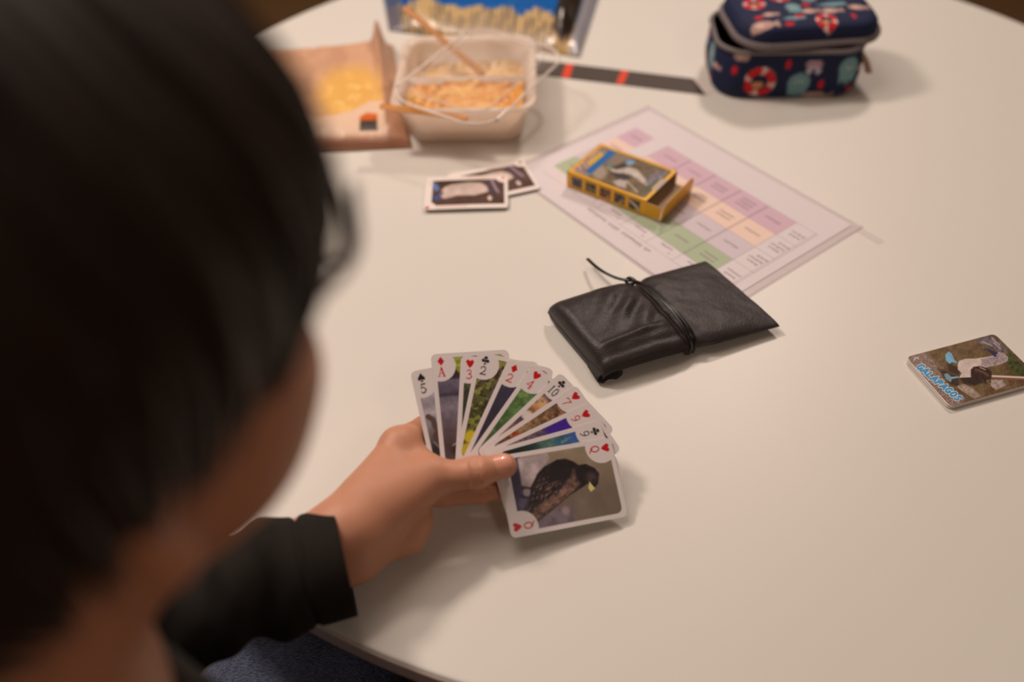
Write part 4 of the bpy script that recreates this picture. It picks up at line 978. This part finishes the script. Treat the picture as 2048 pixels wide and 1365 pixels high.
# ================================================================== the person
def tp(x, y, z): return A([x, y, z + TZ])
HO = tp(-.1585, .1885, .3865)
HF = A([.584593, .805294, -.098756]); HL = A([-.811197, .582330, -.053393]); HU = A([.014512, .111324, .993678])
HS = 1.0
HO, HF, HL, HU, HS = HO, norm(HF), norm(HL), norm(HU), HS
HR = np.stack([HF, HL, HU], 1)
def h2w(P): return HO + HS * (np.asarray(P, float) @ HR.T)
def w2h(P): return (np.asarray(P, float) - HO) @ HR / HS
NB = tp(-.196, .140, .228)                                  # base of the neck
nb = w2h(NB)
S = SDF((-.16, -.125, min(nb[2] - .07, -.26)), (.14, .125, .16), .0024)
S.ell((-.012, 0, .035), (.096, .077, .094), k=.012)          # skull
S.ell((.038, 0, -.030), (.058, .060, .078), k=.02)           # face
S.ell((.030, 0, -.068), (.050, .050, .036), k=.02)           # jaw
S.ell((.074, 0, -.092), (.018, .022, .016), k=.014)          # chin
for s_ in (-1, 1):
    S.ell((.060, s_ * .037, -.034), (.031, .027, .032), k=.014); S.ell((.045, s_ * .036, -.055), (.030, .026, .028), k=.014)   # cheeks
    S.ell((.082, s_ * .030, .018), (.018, .024, .010), k=.012)    # brow
    S.ell((.101, s_ * .030, .000), (.013, .017, .010), k=.008, op='sub')   # eye hollow
    S.ell((.083, s_ * .030, .000), (.015, .016, .0125), k=.004)   # lids
    S.cone((-.002, s_ * .077, .020), (-.006, s_ * .079, -.022), .010, .007, k=.008)   # ear
    S.ell((-.010, s_ * .081, .004), (.018, .006, .030), k=.004)
    S.ell((.002, s_ * .088, .004), (.008, .005, .016), k=.004, op='sub')
    S.ell((-.001, s_ * .079, -.036), (.009, .006, .011), k=.004)  # lobe
    S.ell((.106, s_ * .009, -.034), (.009, .007, .006), k=.005)
S.cone((.092, 0, .008), (.112, 0, -.030), .006, .009, k=.008)     # nose
S.ell((.098, 0, -.058), (.010, .021, .005), k=.004); S.ell((.096, 0, -.068), (.010, .018, .006), k=.004)   # lips
S.ell((.112, 0, -.063), (.008, .020, .0012), k=.002, op='sub')
S.cone((-.022, 0, -.045), tuple(nb), .050, .053, k=.03)
S.cone(tuple(nb), tuple(w2h(NB + A([-.02, -.01, -.05]))), .055, .075, k=.03)
V, F = S.mesh(); parts = [(h2w(V), F)]
del S

# ---- left hand and forearm, in table space
HX = SDF((-.27, .20, .002), (.03, .48, .10), .00125)
g = lambda p: A([p[0], p[1], p[2] - TZ])
def ho(u, v, o): return g(on(u, v, o))
def ha(u, v, z): return g(at(u, v, z))
W1, W2 = ha(694, 1062, .050), ha(702, 1106, .030)
FB = ha(450, 1180, .040)
HX.cone(FB, W1, .027, .0215, k=.01); HX.cone(FB, W2, .027, .0200, k=.01)
IM, MM, RM = ho(798, 893, -.010), ho(815, 935, -.014), ho(822, 975, -.024)
HX.cone(W1, IM, .0215, .0130, k=.012); HX.cone(W1, MM, .020, .0135, k=.012); HX.cone(W2, RM, .0200, .0120, k=.012)
HX.cone(ha(745, 1010, .048), ha(790, 960, .050), .0200, .0165, k=.012)
# index finger behind the cards
i1, i2, i3 = ho(850, 858, -.0205), ho(935, 862, -.0145), ho(990, 888, -.0135)
HX.cone(IM, i1, .0128, .0098, k=.006); HX.cone(i1, i2, .0098, .0086, k=.003); HX.cone(i2, i3, .0086, .0070, k=.003)
# middle finger, seen under the thumb
m0, m1, m2, m3 = ho(838, 985, -.021), ho(885, 988, -.0165), ho(965, 984, -.0145), ho(1040, 968, -.0140)
HX.cone(MM, m0, .0130, .0105, k=.006); HX.cone(m0, m1, .0105, .0095, k=.004); HX.cone(m1, m2, .0093, .0086, k=.003); HX.cone(m2, m3, .0086, .0070, k=.003)
# ring and little fingers, folded behind
r1, r2, r3 = ho(880, 955, -.033), ho(950, 950, -.029), ho(1010, 935, -.026)
HX.cone(RM, r1, .0118, .0090, k=.005); HX.cone(r1, r2, .0088, .0080, k=.003); HX.cone(r2, r3, .0080, .0066, k=.003)
l1, l2, l3 = ho(872, 930, -.046), ho(920, 922, -.043), ho(965, 912, -.040)
HX.cone(RM, l1, .0100, .0078, k=.004); HX.cone(l1, l2, .0076, .0070, k=.003); HX.cone(l2, l3, .0070, .0058, k=.003)
# thumb over the cards
c0, c1, c2, c3 = ha(742, 1045, .046), ho(870, 957, .0055), ho(952, 946, .0108), ho(1003, 933, .0096)
HX.cone(c0, c1, .0195, .0128, k=.010); HX.cone(c1, c2, .0120, .0106, k=.004); HX.cone(c2, c3, .0106, .0088, k=.003)
HX.ell(ho(1010, 932, .0088), (.0088, .0088, .0078), k=.003)
HX.ell(c2 + FN * .001, (.0114, .0110, .0108), k=.005)
HX.cone(ha(770, 1000, .052), ho(850, 948, .004), .014, .012, k=.012)
HX.cone(IM, ho(852, 930, -.004), .0115, .0085, k=.008)        # web between thumb and index
# heel of the hand below the thumb
HX.cone(ha(734, 1080, .028), ha(810, 1062, .024), .0215, .0165, k=.008); HX.cone(ha(810, 1062, .024), ha(834, 1040, .030), .0165, .0115, k=.006)
HX.cone(ha(760, 1055, .036), ha(836, 1000, .034), .017, .012, k=.004)
# creases
HX.cone(ha(800, 1090, .046), ha(858, 1046, .050), .0012, .0012, k=.004, op='sub')
tax = norm(c2 - c1); tn = norm(FN - tax * (FN @ tax)); tb_ = np.cross(tax, tn)
for q in (-.0030, -.0004, .0024):
    ring_ = [c2 + tax * q + (tn * math.cos(a) + tb_ * math.sin(a)) * .01185 for a in np.radians(np.linspace(-55, 55, 9))]
    for a, b in zip(ring_[:-1], ring_[1:]): HX.cone(a, b, .0007, .0007, k=.0016, op='sub')
V, F = HX.mesh(); del HX
keep = V[:, 2] > -1
V = V + A([0, 0, TZ]); parts.append((V, F))
# ---- right hand resting on the thigh (hidden below the table edge)
def simple_hand(wr, d, side, h=.0028):
    d = norm(d); sd = norm(np.cross(UPZ, d)) * side
    lo = wr - .14; hi = wr + .14; H = SDF(lo, hi, h)
    H.cone(wr - d * .05, wr, .019, .0195, k=.008); H.cone(wr, wr + d * .055 + sd * .012, .018, .013, k=.01); H.cone(wr, wr + d * .055 - sd * .012, .018, .012, k=.01)
    for k_, (o, L) in enumerate(((-.027, .056), (-.009, .068), (.010, .064), (.027, .050))):
        a = wr + d * .055 + sd * o * -1 * .9; b = a + d * L * .55 - UPZ * .004; c_ = a + d * L - UPZ * .016
        H.cone(a, b, .0092, .0080, k=.003); H.cone(b, c_, .0080, .0064, k=.002)
    a = wr + d * .012 + sd * .020; b = a + d * .030 + sd * .018; H.cone(a, b, .0120, .0100, k=.006); H.cone(b, b + d * .026 + sd * .004, .0100, .0075, k=.003)
    return H.mesh()
RW = tp(-.045, .205, -.058)
parts.append(simple_hand(RW, (.35, .9, -.12), -1))
V, F = merge([(v, f) for v, f in parts])
person = build('person', V, F, M_skin, origin=tp(-.22, .12, -.74))
tag(person, 'person with dark hair and glasses in black top and jeans, holding the card fan', 'person')

# thumbnail
axn = norm(c3 - c2); nn_ = norm(FN - axn * (FN @ axn)); bb = np.cross(axn, nn_); ctr = c3 + A([0, 0, TZ]) + axn * -.0005
V = []; na_, nb_ = 13, 17
for i in range(na_):
    u_ = i / (na_ - 1) * 2 - 1
    for j in range(nb_):
        v_ = (j / (nb_ - 1) * 2 - 1) * math.sqrt(max(0, 1 - .55 * abs(u_) ** 4)); a = v_ * math.radians(46) - .12
        V.append(ctr + axn * (.0066 * u_) + (nn_ * math.cos(a) + bb * math.sin(a)) * (.00925 - .0010 * max(0, u_) ** 2 - .0004 * u_))
build('fingernail', V, grid_faces(na_, nb_), M_nail, person)

# ---- sweater: torso and right arm as one skin, left sleeve with open cuff
NBt = g(NB)
LS, RS = NBt + A([-.118, .068, -.050]), NBt + A([.110, -.072, -.055])
CH_, PV = A([-.245, .125, .03]), A([-.275, .075, -.20])
T = SDF((-.50, -.15, -.34), (.16, .42, .26), .006)
T.cone(CH_, PV, .105, .105, k=.03); T.cone(LS * .75 + RS * .25, RS * .75 + LS * .25, .072, .072, k=.03)
T.cone(CH_ + A([-.05, .03, 0]), CH_ + A([.05, -.04, 0]), .095, .095, k=.03)
fa = ha(690, 1122, .0395); fb = ha(450, 1187, .041); fd = norm(fb - fa); EL = fa + fd * .205 + A([0, 0, -.006])
T.cone(LS, EL, .054, .046, k=.02)
RE = A([-.055, .030, -.10]); T.cone(RS, RE, .054, .045, k=.02); T.cone(RE, RW - A([0, 0, TZ]) + A([-.010, -.028, .002]), .046, .033, k=.012)
T.cone(NBt + A([-.02, -.01, -.06]), NBt + A([-.006, 0, -.022]), .088, .064, k=.02)
T.cone(NBt + A([-.012, -.006, -.03]), NBt + A([.02, .03, .05]), .046, .056, k=.003, op='sub')
V1, F1 = T.mesh(); V1 = V1 + A([0, 0, TZ]); del T
n = 96; rings = []
path = spline([fa, fa * .62 + fb * .38, fb, EL * .5 + fb * .5, EL, EL * .6 + LS * .4 + A([-.01, 0, 0])], 14)
L = np.concatenate([[0], np.cumsum(np.linalg.norm(np.diff(path, axis=0), axis=1))])
def sring(c, t, r, l, wrinkle=1):
    sd = norm(np.cross(UPZ, t)); up = np.cross(t, sd); out = []
    for k in range(n):
        a = 2 * PI * k / n
        w_ = wrinkle * (.0030 * math.sin(l * 190 + 1.3 * math.sin(a * 2)) * (.5 + .5 * math.cos(a - .6)) + .0042 * math.sin(l * 85 + a * 2.0)) * min(1, max(0, (l - .028) / .02))
        w_ += .0007 * math.exp(-((l - .026) / .0022) ** 2) * -3.2
        rr = r + w_; p = c + sd * rr * math.cos(a) + up * rr * math.sin(a) * 1.0
        if p[2] < .0018 and l < .16: p[2] = .0018 + .0
        out.append(p + A([0, 0, TZ]))
    return out
Tn = np.gradient(path, axis=0); Tn /= np.linalg.norm(Tn, axis=1)[:, None]
rad = lambda l: np.interp(l, [0, .03, .09, .16, .21, .3], [.0375, .0375, .0400, .044, .047, .050])
rings.append(sring(path[0] + Tn[0] * .030, Tn[0], .0340, .03, 0)); rings.append(sring(path[0] + Tn[0] * .002, Tn[0], .0350, 0, 0)); rings.append(sring(path[0] - Tn[0] * .0006, Tn[0], .0364, 0, 0))
path_d = spline(path, 3); Ld = np.concatenate([[0], np.cumsum(np.linalg.norm(np.diff(path_d, axis=0), axis=1))]); Td = np.gradient(path_d, axis=0); Td /= np.linalg.norm(Td, axis=1)[:, None]
for c_, t_, l_ in zip(path_d, Td, Ld): rings.append(sring(c_, t_, float(rad(l_)), float(l_)))
V2, F2 = loft(rings, False, True)
V, F = merge([(V1, F1), (V2, F2)])
build('sweater', V, F, M_knit, person)

# ---- jeans and shoes
def jeansmat():
    m, nt, b = newmat('blue_denim'); tc = nt.nodes.new('ShaderNodeTexCoord'); mp = nt.nodes.new('ShaderNodeMapping'); mp.inputs['Rotation'].default_value = (.2, .3, .5); mp.inputs['Scale'].default_value = (260, 1500, 700)
    n1 = nt.nodes.new('ShaderNodeTexNoise'); n1.inputs['Scale'].default_value = 1.0; n1.inputs['Detail'].default_value = 2; nt.links.new(tc.outputs['Object'], mp.inputs['Vector']); nt.links.new(mp.outputs[0], n1.inputs['Vector'])
    n2 = nt.nodes.new('ShaderNodeTexNoise'); n2.inputs['Scale'].default_value = 14; nt.links.new(tc.outputs['Object'], n2.inputs['Vector'])
    ad = nt.nodes.new('ShaderNodeMath'); ad.operation = 'MULTIPLY_ADD'; ad.inputs[1].default_value = .5; ad.use_clamp = True; nt.links.new(n2.outputs['Fac'], ad.inputs[0]); nt.links.new(n1.outputs['Fac'], ad.inputs[2])
    rp_ = nt.nodes.new('ShaderNodeMapRange'); rp_.inputs[1].default_value = .55; rp_.inputs[2].default_value = 1.0; nt.links.new(ad.outputs[0], rp_.inputs[0])
    mx = nt.nodes.new('ShaderNodeMix'); mx.data_type = 'RGBA'; mx.inputs[6].default_value = (*lin((30, 34, 52)), 1); mx.inputs[7].default_value = (*lin((104, 114, 142)), 1)
    nt.links.new(rp_.outputs[0], mx.inputs[0]); nt.links.new(mx.outputs[2], b.inputs['Base Color']); b.inputs['Roughness'].default_value = .9; return m
M_jean = jeansmat(); M_shoe = pmat('dark_shoe', (40, 38, 40), rough=.6); M_sole = pmat('white_sole', (210, 206, 200), rough=.7)
J = SDF((-.50, -.12, -.73), (.20, .62, -.05), .008)
LH, RH_ = A([-.335, .110, -.215]), A([-.215, .035, -.215]); LK, RK = A([-.105, .480, -.150]), A([.010, .395, -.160])
LA_, RA_ = A([-.090, .530, -.62]), A([.070, .430, -.62])
J.cone(LH, RH_, .10, .10, k=.03)
for a, b, c_ in ((LH, LK, LA_), (RH_, RK, RA_)): J.cone(a, b, .086, .066, k=.03); J.cone(b, c_, .058, .046, k=.02)
V, F = J.mesh(); build('jeans', V + A([0, 0, TZ]), F, M_jean, person)
for a in (LA_, RA_):
    B = SDF(a + A([-.08, -.08, -.125]), a + A([.16, .22, .06]), .005); f_ = A([.42, .9, 0])
    B.cone(a + A([0, 0, -.01]), a + A([0, 0, -.06]), .042, .042, k=.02); B.cone(a + A([0, 0, -.075]), a + f_ * .12 + A([0, 0, -.085]), .040, .034, k=.02)
    Vs, Fs = B.mesh(); Vs[:, 2] = np.maximum(Vs[:, 2], -.725); so = build('shoe', Vs + A([0, 0, TZ]), Fs, M_shoe, person)
    R2 = rrect(.20, .078, .036, 6); an = math.atan2(.9, .42); cc = a + f_ * .055
    V, F = loft([[(cc[0] + math.cos(an) * p[0] - math.sin(an) * p[1], cc[1] + math.sin(an) * p[0] + math.cos(an) * p[1], z_) for p in R2] for z_ in (0.0005, .018)]); build('sole', V, F, M_sole, so)

# ---- hair: a cap of scalp hair under overlapping tapered locks
hc = A([-.012, 0, .036]); hr = A([.109, .092, .110])
def hend(phi):
    a = abs((phi + 180) % 360 - 180); return np.interp(a, [0, 35, 65, 90, 120, 150, 180], [98, 102, 108, 113, 127, 144, 150])
def hp(phi, th, k=1.0):
    p = math.radians(phi); t = math.radians(th)
    ap = abs((phi + 180) % 360 - 180); k = k * (1 + .135 * math.exp(-((ap - 46) / 40) ** 2) * math.exp(-((th - 88) / 24) ** 2))
    q = hc + hr * k * A([math.sin(t) * math.cos(p), math.sin(t) * math.sin(p), math.cos(t)])
    if th > 95: q = q + A([.0, 0, -.02 * ((th - 95) / 55) ** 1.0])
    return q
nph = 72; nth = 26; V = [hc + hr * .97 * A([0, 0, 1])]
for j in range(1, nth + 1):
    for i in range(nph):
        phi = 360 * i / nph; V.append(hp(phi, hend(phi) * .97 * j / nth, .965))
for i in range(nph): phi = 360 * i / nph; V.append(hp(phi, hend(phi) * .95, .90))
F = [[0, 1 + i, 1 + (i + 1) % nph] for i in range(nph)]
for j in range(nth): F += [[1 + j * nph + i, 1 + (j + 1) * nph + i, 1 + (j + 1) * nph + (i + 1) % nph, 1 + j * nph + (i + 1) % nph] for i in range(nph)]
hair_parts = [(h2w(A(V)), F)]
for q in range(460):
    phi = rng.uniform(0, 360); e = hend(phi) * rng.uniform(.96, 1.06); t0 = rng.uniform(4, e * .6); sw = rng.normal(8, 7); kk = rng.uniform(.985, 1.03)
    if q < 150: t0 = rng.uniform(2, 12)
    pts = [h2w(hp(phi + sw * f * f, t0 + (e - t0) * f, kk + (.02 * math.sin(PI * f)) - .0 * f)) for f in np.linspace(0, 1, 12)]
    r0 = rng.uniform(.004, .0085); rr = [r0 * (.45 + .55 * math.sin(PI * min(1, f * 1.6) / 2)) * (1 - max(0, f - .55) / .47) for f in np.linspace(0, 1, 12)]
    hair_parts.append(tube(pts, rr, 6, True, .5, nrm=tuple(norm(pts[5] - h2w(hc)))))
V, F = merge(hair_parts); hair = build('hair', V, F, M_hair, person)
# eyes
M_eye = pmat('eye_white', (225, 220, 214), rough=.1); M_iris = pmat('dark_iris', (40, 26, 18), rough=.1)
for s_ in (-1, 1):
    def sph(c, r, n=16):
        V = [c + r * A([math.sin(PI * i / n) * math.cos(2 * PI * j / n), math.sin(PI * i / n) * math.sin(2 * PI * j / n), math.cos(PI * i / n)]) for i in range(n + 1) for j in range(n)]
        return V, [[i * n + j, i * n + (j + 1) % n, (i + 1) * n + (j + 1) % n, (i + 1) * n + j] for i in range(n) for j in range(n)]
    v_, f_ = sph(A([.0870, s_ * .030, .0]), .0120); e_ = build('eye', h2w(A(v_)), f_, M_eye, person)
    v_, f_ = sph(A([.0945, s_ * .030, -.001]), .0052, 12); build('iris', h2w(A(v_)), f_, M_iris, e_)

# ---- glasses
M_frame = pmat('dark_frame', (40, 34, 34), rough=.3, coat=.4); M_lens = filmmat('lens_glass', tint=(.93, .93, .92), fac=.06, rough=.03)
gl = thing('glasses', 'dark-rimmed glasses worn by the person, one lens showing past the hair', 'glasses', tuple(h2w(A([.112, 0, 0]))))
for s_ in (-1, 1):
    c_ = A([.108, s_ * .033, .014]); o_ = []
    for p in rrect(.052, .044, .018, 6): o_.append(c_ + A([-.18 * abs(c_[1] + p[0]) * abs(c_[1] + p[0]) / .07, p[0], p[1]]))
    V, F = tube(h2w(spline(A(o_ + o_[:1]), 2)), .0017, 8); build('rim', V, F, M_frame, gl)
    V = h2w(A([c_ + A([-.001, 0, 0])] + o_)); F = [[0, 1 + i, 1 + (i + 1) % len(o_)] for i in range(len(o_))]; build('lens', V, F, M_lens, gl)
    V, F = tube(h2w(spline(A([c_ + A([-.004, s_ * .027, .012]), (.085, s_ * .074, .012), (.04, s_ * .082, .014), (-.005, s_ * .084, .014), (-.024, s_ * .084, -.006)]), 8)), .0016, 8); build('temple', V, F, M_frame, gl)
V, F = tube(h2w(spline(A([(.1055, -.009, .004), (.112, 0, .007), (.1055, .009, .004)]), 8)), .0017, 8); build('bridge', V, F, M_frame, gl)
